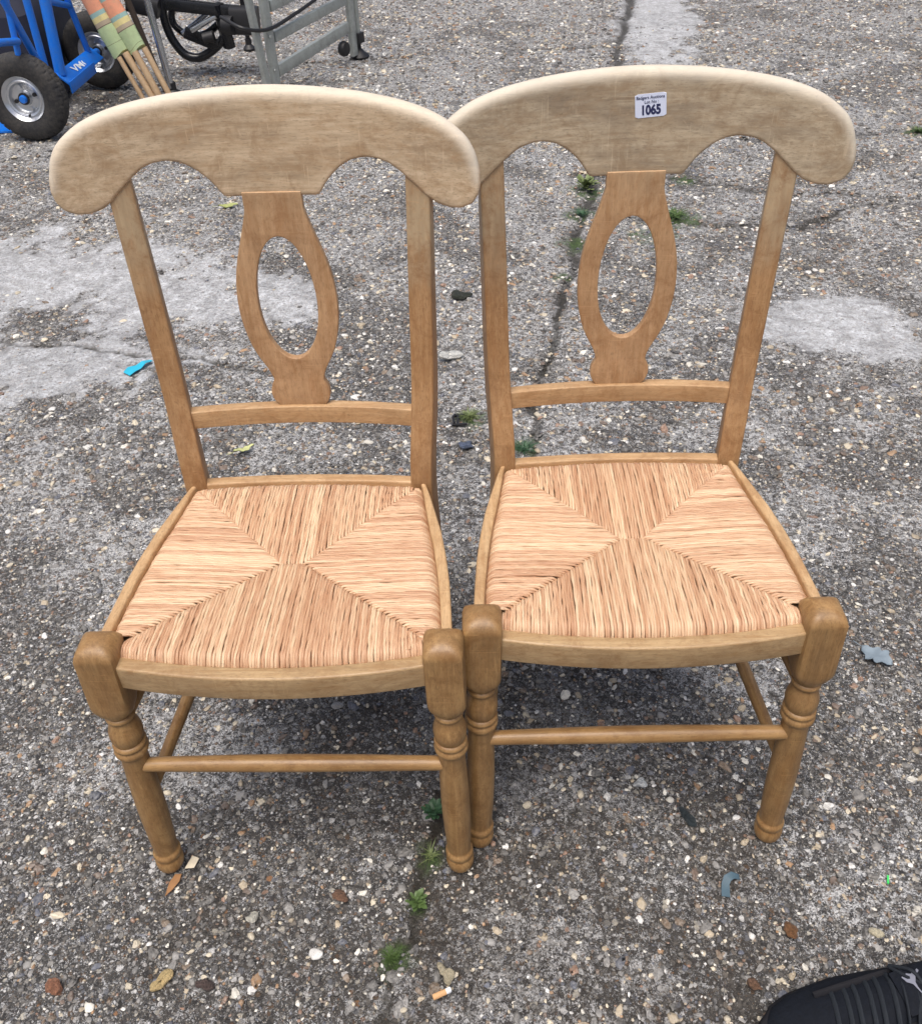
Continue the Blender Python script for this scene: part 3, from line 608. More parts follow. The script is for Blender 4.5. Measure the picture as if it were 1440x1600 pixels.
# ------------------------------------------------------------------ blue hand truck
M_blue = worn('blue enamel', (.004, .17, .72), .28, (.10, .16, .26), .35)
M_tyre = worn('tyre rubber', (.020, .020, .022), .7, (.10, .09, .078), .6, 14)
M_zinc = plain('zinc plated rim', (.62, .64, .67), .30, .9, var=.15, scale=25)
M_dark = plain('black gap', (.012, .012, .013), .7)
M_white = plain('white print', (.75, .8, .85), .5, var=.05)
tr = empty('hand_truck', (-1.77, 4.59, 0), 0, 'bright blue tubular steel hand truck on two pneumatic wheels', 'hand truck')
O_ = Vector((-1.77, 4.59, 0))
def loc_(p): return Vector(p)-O_
def tubeT(name, pts, r, mat=None):
    mb = MB(); mb.tube([loc_(p) for p in pts], r, 14); return mb.build(name, mat or M_blue, tr)
ex = Vector((-.10, -.02, .9))    # the frame leans away and off frame
def ext(a, b, k): a, b = Vector(a), Vector(b); return a+(a-b).normalized()*k
tubeT('frame_tube', [ext((-1.801, 4.265, .563), (-1.789, 4.39, .31), .45), (-1.789, 4.39, .31), (-1.785, 4.44, .21)], .016)
tubeT('frame_tube', [ext((-1.803, 4.29, .558), (-1.82, 4.28, .349), .45), (-1.82, 4.28, .30)], .013)
tubeT('frame_tube', [ext((-1.783, 4.455, .529), (-1.784, 4.442, .266), .5), (-1.784, 4.44, .20)], .0165)
tubeT('frame_tube', [ext((-1.766, 4.617, .498), (-1.771, 4.569, .213), .5), (-1.771, 4.565, .20)], .025)
tubeT('frame_tube', [ext((-1.745, 4.839, .456), (-1.738, 4.907, .23), .5), (-1.738, 4.907, .22)], .0145)
tubeT('cross_tube', [(-1.83, 4.0, .44), (-1.814, 4.138, .433), (-1.80, 4.281, .406)], .015)
tubeT('cross_tube', [(-1.763, 4.62, .495), (-1.745, 4.834, .435)], .014)
tubeT('axle', [(-1.838, 4.33, .181), (-1.755, 5.08, .183)], .016)
axd = Vector((.080, .815, 0)).normalized(); nrm_ = Vector((axd.y, -axd.x, 0))
mb = MB(); a = Vector((-1.774, 4.53, .190))+nrm_*.02; b = Vector((-1.733, 4.95, .205))+nrm_*.02
upv = (Vector((0, 0, 1))*.75+nrm_*.66).normalized()
mb.bar(loc_(a), loc_(b), .075, .006, up=upv, bev=.002); mb.bar(loc_(a+nrm_*.028-Vector((0, 0, .036))), loc_(b+nrm_*.028-Vector((0, 0, .036))-axd*.12), .006, .05, up=(0, 0, 1), bev=.002)
pl = mb.build('axle_plate', M_blue, tr)
xw = upv.cross(axd); ctr = (a+b)/2
def onpl(u, v): return loc_(ctr + axd*(u) + (xw*-1)*(-v) + upv*.0042) if False else loc_(ctr + axd*u - (axd.cross(upv))*v*1.0 + upv*.0042)
text_mesh('printed_logo', 'VMC', .044, M_white, pl, lambda u, v: onpl(u*1.9, v), .0012)
def wheel(cx, cy, cz, rad, flip):
    w_ = empty('wheel', (0, 0, 0)); w_.parent = tr; c = loc_((cx, cy, cz)); d = axd*flip
    prof = [(-.036, .098), (-.043, .115), (-.046, .14), (-.043, .165), (-.036, .182), (-.028, .190), (-.019, .1955), (-.009, .198), (0, .199), (.009, .198), (.019, .1955), (.028, .190), (.036, .182), (.043, .165), (.046, .14), (.043, .115), (.036, .098)]
    n = 180; a0 = d.orthogonal().normalized(); b0 = d.cross(a0); rings = []
    for i, (t, r_) in enumerate(prof):
        ring = []
        for j in range(n):
            lug = 0
            if 3 <= i <= 13:
                ph = (j + (3 if i % 4 < 2 else 0)) % 6; lug = -.0055 if ph < 1 or i in (6, 10) else 0
            aa = 2*math.pi*j/n; ring.append(c+d*t+(a0*math.cos(aa)+b0*math.sin(aa))*(r_+lug)*rad/.199)
        rings.append([c+(p-c)*1.0 for p in ring])
    mb = MB(); mb.loft(rings, cap=False); mb.build('tyre', M_tyre, w_, angle=30)
    k = rad/.199
    mb = lathe([(-.030, .001), (-.030, .030), (-.012, .034), (-.010, .060), (-.014, .066), (-.030, .072), (-.034, .080), (-.030, .086), (-.040, .097), (-.044, .1005), (-.040, .103), (-.030, .100), (.03, .100)], c, d, 56)
    mb.v = [tuple(Vector(v) if False else Vector(c)+(Vector(v)-Vector(c))*k) for v in mb.v]; mb.build('rim', M_zinc, w_, angle=40)
    mb = lathe([(-.046, .002), (-.046, .013), (-.040, .017), (-.02, .018)], c, d, 24); mb.build('hub_cap', M_blue, w_)
    mb = lathe([(-.0335, .002), (-.0335, .024), (-.028, .026)], c, d, 24); mb.build('hub_ring', M_dark, w_)
    for q in range(4):
        aa = 2*math.pi*q/4+.5; cc = c+(a0*math.cos(aa)+b0*math.sin(aa))*.047; mb = lathe([(-.0185, .001), (-.0185, .0085), (-.010, .0085)], cc, d, 14); mb.build('rim_bolt', M_zinc if q % 2 else M_dark, w_)
    mb = MB(); cc = c+(a0*math.cos(2.3)+b0*math.sin(2.3))*.066; mb.tube([cc-d*.012, cc-d*.035-Vector((0, 0, .004))], .0045, 10); mb.build('valve', M_dark, w_)
wheel(-1.842, 4.295, .181, .183, 1); wheel(-1.752, 5.11, .181, .183, 1)
# its nose plate, resting on the ground behind the near wheel
mb = MB(); mb.bar(loc_((-2.06, 4.40, .006)), loc_((-2.10, 4.9, .006)), .16, .008, bev=.002); mb.build('nose_plate', M_blue, tr)

# ------------------------------------------------------------------ dark holdall behind the truck
M_navy = plain('dark navy canvas', (.008, .010, .025), .85, var=.4, scale=20, bump=.3)
bg_ = empty('holdall', (-2.25, 5.15, 0), R(8), 'dark navy fabric holdall standing behind the blue hand truck', 'bag')
rings = []
for z, k in ((0, .9), (.02, .99), (.10, 1.0), (.22, 1.0), (.33, .98), (.42, .93), (.46, .8), (.475, .5)):
    rings.append([(u*k*(1+.03*math.sin(z*17+u*9)), v*k*(1+.05*math.sin(z*11+v*13+u*5)), z+.008*math.sin(u*21)) for u, v in rrect(.62, 1.0, .10, 6)])
mb = MB(); mb.loft(rings); mb.build('bag_body', M_navy, bg_)
mb = MB(); mb.tube(catmull([(.30, -.25, .30), (.33, -.2, .46), (.31, 0, .55), (.33, .2, .46), (.30, .25, .30)], 6), .012, 8, .5); mb.build('handle', M_dark, bg_)

# ------------------------------------------------------------------ rolled striped windbreak leaning by the truck
def canvas():
    g = NT('striped canvas'); uv = g.attr('tone').outputs['Fac']; co = g.n('ShaderNodeTexCoord').outputs['Object']
    G, O, Te, Ye, Br = (.42, .53, .29), (.76, .32, .19), (.29, .46, .43), (.70, .60, .27), (.42, .34, .24)
    col = g.ramp(g.math('ADD', uv, g.math('MULTIPLY_ADD', g.noise(co, 25, 3), .008, -.004)), [(0, G), (.0985, (.16, .17, .09)), (.104, G), (.265, (.16, .11, .08)), (.272, Br), (.31, Ye), (.36, Te), (.40, O), (.55, Te), (.59, Ye), (.65, G)], 'CONSTANT')
    wv = g.noise(co, 420, 2); col = g.mix(g.ramp(wv, [(.4, 0.0), (.7, .22)]), col, (.2, .2, .16)); col = g.mix(g.ramp(g.noise(co, 30, 4), [(.5, 0.0), (.8, .4)]), col, (.25, .25, .17))
    return g.set(Base_Color=col, Roughness=.85, Normal=g.bump(g.math('ADD', g.noise(co, 45, 4), g.math('MULTIPLY', wv, .2)), .5, .004))
M_canvas = canvas(); M_pole = wood('ash pole', 2, (.40, .275, .155), (.50, .36, .22), (.24, .16, .10), .4, rough=.6)
wb = empty('windbreak', (-1.443, 4.72, 0), 0, 'rolled striped canvas windbreak in green, orange and yellow on four wooden poles', 'windbreak')
OW = Vector((-1.443, 4.72, 0))
for tip, low in (((-1.631, 4.818, .456), (-1.542, 4.783, .232)), ((-1.545, 4.812, .453), (-1.455, 4.779, .249))):
    a, b = Vector(low), Vector(tip); d = (b-a).normalized(); L_ = .80; a = a-OW; x = Vector((0, -1, .1)).normalized(); y = d.cross(x).normalized(); x = y.cross(d)
    rings = []; tone = []; n = 28
    for i in range(44):
        t = i/43; ring = []
        ph = .003*math.sin(t*9); base = .043+.002*math.sin(t*14)+(.0022 if abs(t-.11) < .012 else 0)
        sag = .012 if i == 0 else 0
        for j in range(n):
            aa = 2*math.pi*j/n; rr_ = base*(1+.07*math.sin(2*aa+t*2)+.03*math.sin(5*aa+t*7)+(.06 if 1 < j < 4 else 0))
            ring.append(a+d*(t*L_+(.008*math.sin(aa*2) if i < 2 else 0))+y*math.cos(aa)*rr_+x*math.sin(aa)*rr_*.62); tone.append(t*L_/.48 + (0 if tip[0] < -1.6 else .07))
        rings.append(ring)
    mb = MB(); mb.loft(rings, cap=True); mesh_obj('canvas_roll', mb.v, mb.f, M_canvas, wb, attrs={'tone': tone})
for g0, low, r_ in (((-1.455, 4.727, .0), (-1.542, 4.757, .211), .0118), ((-1.402, 4.724, .0), (-1.508, 4.762, .229), .0165), ((-1.372, 4.725, .0), (-1.461, 4.755, .233), .0165), ((-1.320, 4.725, .0), (-1.416, 4.770, .245), .0140)):
    a = Vector(g0)-OW; b = Vector(low)-OW; d = (b-a).normalized(); mb = MB(); mb.tube([a, a+d*.006, a+d*.05, a+d*((b-a).length+.015)], [r_*.7, r_, r_, r_], 14); mb.build('pole', M_pole, wb)
stick_ = MB(); stick_.tube([(0, 0, 0), (-.10, .05, .40), (-.26, .13, 1.0)], [.012, .016, .016], 10)
st_ = stick_.build('stake', plain('dark weathered timber', (.05, .035, .026), .85, var=.3, bump=.3)); st_.location = (-1.43, 5.0, 0)
tag(st_, 'dark brown wooden stake leaning behind the striped canvas rolls', 'stake')

# ------------------------------------------------------------------ grey metal folding frame
M_alu = worn('dull grey aluminium', (.40, .43, .41), .40, (.20, .19, .165), .55, 16, .25)
M_rub = plain('black rubber', (.015, .015, .017), .5, var=.3)
fr = empty('folding_frame', (-.848, 4.844, 0), 0, 'grey aluminium folding frame with flat rungs and black rubber swivel foot', 'metal frame')
OF = Vector((-.848, 4.844, 0)); F = lambda *p: Vector(p)-OF
fd = Vector((.356, .672, 0)).normalized(); fn_ = Vector((fd.y, -fd.x, 0))
def bars(name, a, b, w_, h_, mat=M_alu, up=None, bev=.003):
    mb = MB(); mb.bar(a, b, w_, h_, up=up if up else fn_, bev=bev); o = mb.build(name, mat, fr, angle=30); return o
bars('post', F(-.838, 4.862, 0), F(-.842, 4.856, .95), .050, .026)
bars('post', F(-.868, 4.806, 0), F(-.918, 4.71, .95), .038, .024)
bars('post', F(-.495, 5.510, .02), F(-.498, 5.504, .95), .048, .026)
bars('post', F(-.468, 5.561, .085), F(-.470, 5.556, .95), .024, .022)
bars('rung', F(-.825, 4.888, .107), F(-.515, 5.472, .170), .055, .024, up=fn_)
bars('rung', F(-.822, 4.893, .257), F(-.515, 5.472, .303), .048, .024, up=fn_)
bars('rung', F(-.822, 4.893, .390), F(-.515, 5.472, .436), .048, .024, up=fn_)
mb = lathe([(0, .052), (.006, .055), (.014, .050), (.030, .028), (.046, .014), (.07, .013)], F(-.470, 5.56, 0), (0, 0, 1), 26); mb.build('swivel_foot', M_rub, fr)
bars('foot_clamp', F(-.470, 5.556, .075), F(-.470, 5.556, .125), .060, .050, M_rub)
mb = lathe([(-.022, .010), (-.018, .034), (0, .040), (.018, .034), (.022, .01)], F(-.540, 5.425, .075), fn_, 22); mb.build('knob', M_rub, fr)
mb = MB(); mb.tube(catmull([F(-1.04, 4.80, .37), F(-.924, 4.701, .338), F(-.831, 4.84, .303), F(-.725, 5.05, .325), F(-.643, 5.21, .352), F(-.5, 5.4, .42)], 8), .0085, 10); mb.build('cable', M_rub, fr)
for q in ((-.84, 4.842, .12), (-.84, 4.842, .27)):
    mb = lathe([(0, .008), (.004, .007), (.005, .002)], F(*q)+fn_*.012, fn_, 12); mb.build('rivet', M_alu, fr)

# ------------------------------------------------------------------ black tubular trolley folded behind
M_blk = plain('gloss black tube', (.012, .013, .016), .22, var=.3, scale=15)
M_chr = plain('chromed steel', (.55, .57, .60), .2, .9, var=.15)
tb = empty('tubular_trolley', (-1.30, 5.3, 0), 0, 'folded black tubular trolley with curved rails and silver struts behind the chairs', 'trolley')
OT = Vector((-1.30, 5.3, 0)); T_ = lambda *p: Vector(p)-OT
def tt_(name, pts, r, mat=M_blk, sm=True):
    mb = MB(); P = catmull([T_(*p) for p in pts], 7) if sm and len(pts) > 2 else [T_(*p) for p in pts]; mb.tube(P, r, 14); return mb.build(name, mat, tb)
tt_('curved_rail', [(-1.40, 5.34, .75), (-1.43, 5.32, .45), (-1.44, 5.3, .303), (-1.435, 5.3, .228), (-1.415, 5.3, .165), (-1.372, 5.3, .105), (-1.311, 5.3, .086), (-1.25, 5.3, .105), (-1.18, 5.3, .150), (-1.12, 5.3, .22)], .022)
tt_('curved_rail', [(-1.38, 5.45, .75), (-1.40, 5.42, .40), (-1.428, 5.40, .258), (-1.395, 5.38, .205), (-1.333, 5.36, .180), (-1.25, 5.36, .19), (-1.15, 5.36, .25)], .018)
tt_('strut', [(-1.37, 5.33, .20), (-1.22, 5.31, .290)], .012, M_chr)
tt_('strut', [(-1.305, 5.27, .222), (-1.165, 5.27, .287)], .014, M_chr)
mb = MB(); mb.bar(T_(-1.42, 5.28, .350), T_(-1.06, 5.28, .300), .05, .055, bev=.006); mb.build('top_bar', M_blk, tb)
mb = MB(); mb.bar(T_(-1.42, 5.36, .395), T_(-1.0, 5.36, .38), .10, .04, bev=.006); mb.build('top_bar', M_blk, tb)
mb = MB(); mb.bar(T_(-1.345, 5.28, .215), T_(-1.185, 5.28, .145), .012, .060, bev=.003); mb.build('bracket_plate', M_blk, tb)
mb = MB(); mb.bar(T_(-1.15, 5.28, .34), T_(-1.13, 5.30, .13), .06, .05, bev=.012); mb.build('bracket_plate', M_blk, tb)
mb = MB(); mb.bar(T_(-1.085, 5.24, .272), T_(-.945, 5.24, .262), .10, .125, bev=.018); mb.build('drive_housing', M_rub, tb)
mb = lathe([(-.03, .01), (-.028, .045), (.028, .045), (.03, .01)], T_(-1.09, 5.20, .255), (.9, -.3, 0), 20); mb.build('knob', M_rub, tb)
mb = lathe([(-.03, .01), (-.028, .026), (.028, .026), (.03, .01)], T_(-1.215, 5.24, .195), (1, 0, .2), 18); mb.build('knob', M_rub, tb)
mb = MB(); mb.bar(T_(-1.58, 5.2, .38), T_(-1.43, 5.2, .34), .08, .085, bev=.02); mb.build('bracket_block', M_rub, tb)
tt_('leg_tube', [(-1.43, 4.99, .75), (-1.413, 4.965, .42), (-1.384, 4.95, .03)], .0175, M_chr, False)
mb = lathe([(0, .038), (.008, .040), (.022, .022), (.055, .021), (.06, .016)], T_(-1.382, 4.955, 0), (0, 0, 1), 20); mb.build('rubber_foot', M_rub, tb)
mb = lathe([(0, .034), (.01, .036), (.03, .018), (.06, .018)], T_(-1.127, 5.82, 0), (0, 0, 1), 20); mb.build('rubber_foot', M_rub, tb)
tt_('leg_tube', [(-1.127, 5.82, .05), (-1.12, 5.80, .5)], .014, M_blk, False)

# ------------------------------------------------------------------ black trainer at the corner of the picture
M_sh = plain('black knit upper', (.006, .008, .013), .8, var=.5, scale=160, bump=.5, spec=.2)
M_sole = plain('black midsole', (.010, .010, .013), .75, var=.3, scale=90, bump=.3, spec=.25)
M_lace = plain('black lace', (.008, .012, .018), .75, var=.3, scale=300, bump=.4)
M_logo = plain('pale grey print', (.20, .21, .26), .5, var=.1)
sh = empty('trainer', (.364, .441, 0), R(10), 'black lace-up trainer with pale leaping figure emblem on its tongue', 'shoe')
# x runs from the toe back to the heel
SX = [-.005, .004, .02, .045, .075, .105, .135, .165, .195, .225, .255, .275, .287]
HW = [.010, .026, .040, .049, .053, .054, .051, .046, .042, .041, .039, .031, .012]
HT = [.018, .028, .039, .048, .057, .068, .079, .092, .102, .103, .105, .104, .085]
def shoe_ring(i, x, hw, ht, z0, n=28):
    out = []
    for j in range(n):
        a = 2*math.pi*j/n; c, s_ = math.cos(a), math.sin(a); e = 2.5 if s_ < 0 else 2.0+.2
        k = (abs(c)**e+abs(s_)**e)**(-1/e); top = ht-z0
        tap = 1-.32*max(0, s_*k)**1.5*(1 if x > .05 else .5)
        out.append((x, c*k*hw*tap, z0+top*.5+s_*k*top*.5))
    return out
xs_ = np.linspace(SX[0], SX[-1], 36); rings = [shoe_ring(i, x, float(np.interp(x, SX, HW)), float(np.interp(x, SX, HT)), .012) for i, x in enumerate(xs_)]
mb = MB(); mb.loft(rings); mb.build('upper', M_sh, sh, angle=None)
rings = []
for x in xs_:
    hw = float(np.interp(x, SX, HW))+.0045; rings.append([(x+(-.004 if x < .01 else 0), u, .0125+v) for u, v in rrect(2*hw, .025+(.004 if x > .2 else 0), .006, 3)])
mb = MB(); mb.loft(rings); mb.build('sole', M_sole, sh, angle=None)
def top_z(x, v):
    hw = float(np.interp(x, SX, HW)); ht = float(np.interp(x, SX, HT)); q = min(.98, abs(v)/(hw*.85)); return .012+(ht-.012)*(.5+.5*(1-q**2.2)**(1/2.2))
for k in range(8):
    x = .082+k*.0135; mb = MB(); P = [(x+.010*math.sin(v*30)+.002*(k % 2), v, top_z(x, v)+.0022) for v in np.linspace(-.033, .033, 11)]; mb.tube(P, .0032, 8, .6); mb.build('lace', M_lace, sh)
for sg in (-1, 1):
    mb = MB(); P = [(x, sg*(.034-.02*(x-.075)), top_z(x, .034)+.002) for x in np.linspace(.070, .20, 12)]; mb.tube(P, .0045, 8, .6); mb.build('eyestay', M_sole, sh)
    mb = MB(); P = catmull([(.186, 0, top_z(.186, 0)+.004), (.180, sg*.018, top_z(.18, .018)+.012), (.165, sg*.036, top_z(.165, .03)+.006), (.170, sg*.022, top_z(.17, .02)+.005), (.186, 0, top_z(.186, 0)+.005)], 6); mb.tube(P, .0022, 7); mb.build('lace_bow', M_lace, sh)
mb = MB(); P = [[(x, v, top_z(min(x, .2), v*.6)+.003+(x-.165)*.18*(1-(v/.03)**2)) for v in np.linspace(-.026, .026, 9)] for x in np.linspace(.158, .225, 8)]
vv = [p for r_ in P for p in r_]; ff = [(i*9+j, i*9+j+1, (i+1)*9+j+1, (i+1)*9+j) for i in range(7) for j in range(8)]
low = [(x, y, z-.005) for x, y, z in vv]; n_ = len(vv)
mb.add(vv+low, ff+[tuple(n_+i for i in f[::-1]) for f in ff]+[(j, j+1, n_+j+1, n_+j) for j in range(8)]+[(63+j, 63+j+1, n_+63+j+1, n_+63+j) for j in range(8)]+[(9*i, 9*i+9, n_+9*i+9, n_+9*i) for i in range(7)]+[(9*i+8, 9*i+17, n_+9*i+17, n_+9*i+8) for i in range(7)])
tongue = mb.build('tongue', M_sh, sh)
LOGO = [(0, 0), (-.10, .32), (-.38, .55), (-.52, .92), (-.46, .96), (-.24, .70), (-.08, .66), (-.02, .80), (-.18, .98), (-.14, 1.06), (.10, .93), (.18, .93), (.21, 1.04), (.30, 1.04), (.31, .92), (.27, .84), (.50, .92), (.56, 1.06), (.66, 1.10), (.70, .96), (.60, .86), (.50, .84), (.28, .66), (.10, .36), (.09, .05), (.20, -.42), (.14, -.42)]
def lg(u, v): # on the tongue, upright towards the far side
    x = .176+u*.017; y = -.001+(v-.35)*.019+.006; return (x, y, top_z(min(x, .2), y*.6)+.0035+(x-.165)*.18*(1-(y/.03)**2)+.0012)
tri = tessellate_polygon([[Vector((u, v, 0)) for u, v in LOGO]]); mb = MB(); mb.add([lg(u, v) for u, v in LOGO], tri); mb.add([Vector(lg(u, v))-Vector((0, 0, .002)) for u, v in LOGO], tri)
mb.build('leaping_figure_emblem', M_logo, tongue, smooth=False)
mb = MB(); mb.tube([(.209+.003*math.sin(v*60), v, top_z(.2, v*.6)+.011) for v in np.linspace(-.022, .034, 10)], .0009, 6); mb.build('piping', M_logo, tongue)

# ------------------------------------------------------------------ litter, single stones, weeds
def flake(name, pts, z, th, mat, loc, rz, label, cat, curl=.0, group=None, tilt=(0, 0)):
    n = len(pts); cx = sum(p[0] for p in pts)/n; cy = sum(p[1] for p in pts)/n
    rings = []
    for zz, k in ((0, .96), (th*.3, 1.0), (th*.8, .98), (th, .90)): rings.append([(cx+(x-cx)*k, cy+(y-cy)*k, zz+curl*(x*x-y*y*.4)*60) for x, y in pts])
    mb = MB(); mb.loft(rings); o = mb.build(name, mat, angle=30); o.location = (loc[0], loc[1], z); o.rotation_euler = (tilt[0], tilt[1], rz)
    return tag(o, label, cat, group)
def blob(r, n=11, e=.25, ax=1.0, seed=0):
    rr = random.Random(seed); return [(r*ax*(1+rr.uniform(-e, e))*math.cos(2*math.pi*i/n), r*(1+rr.uniform(-e, e))*math.sin(2*math.pi*i/n)) for i in range(n)]
M_cyan = plain('cyan plastic', (.03, .42, .60), .35, var=.2); M_tape = plain('grey blue tape', (.065, .115, .15), .5, var=.2, scale=90)
o = MB()
for a_, b_ in (((0, 0), (.016, .008)),): pass
def strip(name, P, w_, th, mat, loc, rz, label, cat):
    L_ = []; Rr = []
    for i, p in enumerate(P):
        p = Vector(p); t = (Vector(P[min(i+1, len(P)-1)])-Vector(P[max(i-1, 0)])).normalized(); sd_ = Vector((0, 0, 1)).cross(t).normalized()*w_[i]/2; L_.append(p+sd_); Rr.append(p-sd_)
    rings = [[l, r_, r_-Vector((0, 0, th)), l-Vector((0, 0, th))] for l, r_ in zip(L_, Rr)]
    mb = MB(); mb.loft(rings); q = mb.build(name, mat, angle=40); q.location = loc; q.rotation_euler = (0, 0, rz); return tag(q, label, cat)
strip('plastic_scrap', [(-.032, -.030, .003), (-.02, -.016, .009), (-.006, 0, .006), (.008, .012, .014), (.022, .034, .006)], [.03, .036, .026, .018, .012], .0012, M_cyan, (-.872, 2.215, 0), 0, 'crumpled bright cyan plastic scrap lying left of the left chair', 'litter')
strip('tape_strip', [(-.0085, -.020, .003), (-.0065, -.010, .0035), (-.0045, -.001, .004), (.000, .006, .007), (.008, .009, .009), (.018, .0085, .004)], [.012, .012, .011, .012, .011, .008], .001, M_tape, (.370, .665, 0), 0, 'bent grey-blue tape strip on the concrete in front of the right chair', 'litter')
# cigarette end
ce = empty('cigarette_end', (-.050, .524, .0065), R(20), 'flattened orange cigarette end with white paper tip on the concrete', 'litter')
mb = MB(); mb.tube([(-.013, 0, 0), (-.012, 0, 0), (.006, .0005, 0)], [.003, .0042, .0040], 12, .7); mb.build('filter', plain('cork paper', (.62, .36, .17), .7, var=.15, scale=300), ce)
mb = MB(); mb.tube([(.006, .0005, 0), (.012, .001, 0), (.0135, .001, 0)], [.0040, .0042, .0030], 12, .7); mb.build('paper_end', plain('white paper', (.72, .74, .76), .8, var=.1, scale=200), ce)
flake('paper_scrap', [(-.007, -.010), (.007, -.007), (.009, .009), (-.003, .012)], .004, .0012, plain('soiled card', (.62, .55, .42), .8, var=.3, scale=60), (-.428, .728), R(-10), 'small creased cream card scrap beside the left chair front foot', 'litter')
flake('brown_leaf', [(-.002, -.022), (.004, -.010), (.008, .004), (.006, .016), (-.003, .014), (-.006, 0), (-.004, -.012)], .004, .0012, plain('dead leaf', (.30, .15, .06), .7, var=.3, scale=80), (-.449, .697), R(-15), 'thin brown dead leaf just in front of the left chair foot', 'leaf')
def leaf(loc, L_, W_, rz, col, label, seed=0, lobes=0, z=.006):
    mb = MB(); n = 12; rr = random.Random(seed); up_ = []; 
    for i in range(n+1):
        t = i/n; wd = W_*math.sin(math.pi*min(1, t*1.02))**.7*(1+.35*lobes*math.sin(t*22)); 
        for v in (-1, -.5, 0, .5, 1): up_.append((t*L_-L_/2, v*wd/2, .004*abs(v)+.003*math.sin(t*7+seed)+(.0006 if v == 0 else 0)))
    f = [(i*5+j, i*5+j+1, (i+1)*5+j+1, (i+1)*5+j) for i in range(n) for j in range(4)]; N_ = len(up_)
    mb.add(up_+[(x, y, zz-.0008) for x, y, zz in up_], f+[tuple(N_+k for k in q[::-1]) for q in f]); mb.tube([(-L_/2, 0, .002), (-L_/2-L_*.3, L_*.04, .001)], .0008, 6)
    o = mb.build('fallen_leaf', plain('leaf '+label[:12], col, .6, var=.3, scale=60)); o.location = (loc[0], loc[1], z); o.rotation_euler = (rr.uniform(-.15, .15), rr.uniform(-.1, .1), rz); return tag(o, label, 'leaf')
leaf((-.519, 1.80), .055, .020, R(35), (.46, .48, .22), 'pale yellow-green leaf on the gravel behind the left chair', 1, 1)
leaf((-.83, 3.385), .075, .026, R(20), (.33, .36, .13), 'olive green leaf seen through the left chair back beside its splat', 2, .6)
leaf((.742, 1.08), .060, .042, R(-50), (.20, .25, .29), 'grey-blue withered leaf right of the right chair front leg', 3, .8)
# black plastic clip between the chairs
cl = MB(); cl.bar((-.018, 0, .004), (.020, .002, .004), .006, .006, bev=.001); cl.bar((-.014, .040, .004), (.016, .044, .004), .006, .006, bev=.001); cl.bar((-.004, .002, .004), (-.002, .042, .004), .006, .006, bev=.001); cl.tube([(-.012, .002, .008), (-.016, .02, .012), (-.010, .040, .008)], .003, 8)
clo = cl.build('plastic_clip', M_rub); clo.location = (.004, 1.875, 0); tag(clo, 'small black plastic H-shaped clip on the ground between the two chairs', 'litter')
gs = MB(); gs.bar((0, 0, .003), (.004, .012, .004), .003, .002, bev=.0005); gso = gs.build('plastic_sliver', plain('green plastic', (.05, .62, .12), .4)); gso.location = (.600, .655, 0); tag(gso, 'tiny bright green plastic sliver near the right edge above the shoe', 'litter')

def stone(loc, r, ax, flat, col, rz, label, seed, z=.004, sharp=False):
    bm = bmesh.new(); bmesh.ops.create_icosphere(bm, subdivisions=2 if sharp else 3, radius=1.0); rr = np.random.default_rng(seed); ph = rr.uniform(0, 6, 6); dirs = [Vector(rr.normal(size=3)).normalized() for _ in range(7)]
    for v in bm.verts:
        p = v.co.copy(); k = 1+.18*math.sin(p.x*2.6+ph[0]+p.y)+.15*math.sin(p.y*3.4+ph[1])+.09*math.sin(p.z*4+ph[2]+p.x*5)+.05*math.sin(p.x*9+p.y*7+ph[3])
        for d_ in dirs:
            q = p.dot(d_); k -= max(0, q-.60)*.85
        v.co = p*k
    me = bpy.data.meshes.new('stone'); bm.to_mesh(me); bm.free(); me.shade_smooth(); 
    if sharp: me.set_sharp_from_angle(angle=R(15))
    g = NT('stone '+label[:14]); co = g.n('ShaderNodeTexCoord').outputs['Object']; nn = g.noise(co, 2.2, 5, .7)
    g.set(Base_Color=g.mix(g.ramp(nn, [(.35, 0.0), (.68, 1.0)]), tuple(c*(.45 if max(col) < .5 else .8) for c in col), tuple(min(1, c*(1.05 if max(col) < .5 else 1.2)) for c in col)), Roughness=.5, Normal=g.bump(nn, .6, .2)); me.materials.append(g.m)
    o = bpy.data.objects.new('stone', me); C.objects.link(o); o.location = (loc[0], loc[1], z); o.scale = (r*ax, r, r*flat); o.rotation_euler = (rng.uniform(-.2, .2), rng.uniform(-.2, .2), rz)
    return tag(o, label, 'stone')
stone((.272, .838), .0095, 1.35, .5, (.72, .74, .74), R(40), 'small bright white stone on the ground under the right chair', 1)
stone((.335, .776), .011, 1.9, .35, (.05, .065, .072), R(-60), 'elongated dark slate piece under the right chair stretcher', 2, sharp=True)
stone((-.554, .924), .011, 1.4, .5, (.55, .55, .56), R(20), 'pale grey angular stone left of the left chair front leg', 3, sharp=True)
stone((-.045, .552), .010, 1.5, .6, (.50, .44, .31), R(-70), 'cream rough stone beside the grass tuft at the bottom', 4)
stone((.438, .590), .0105, 1.1, .7, (.30, .15, .07), R(60), 'chunky brown flint with pale face at lower right', 5)
stone((.372, .520), .009, 1.3, .7, (.24, .14, .09), R(-40), 'smooth reddish brown pebble above the shoe toe', 6)
stone((.497, .520), .010, 1.2, .6, (.62, .36, .22), R(10), 'orange pink flint beside the black shoe', 7)
stone((-.580, .553), .014, 1.15, .6, (.42, .20, .12), R(20), 'large terracotta stone near the bottom left corner', 8, sharp=True)
stone((-.435, .556), .012, 1.2, .6, (.58, .44, .22), R(40), 'yellow cream stone near the bottom left', 9)
stone((-.375, .548), .0105, 1.1, .6, (.14, .10, .09), R(0), 'dark brown round stone near the bottom left', 10)
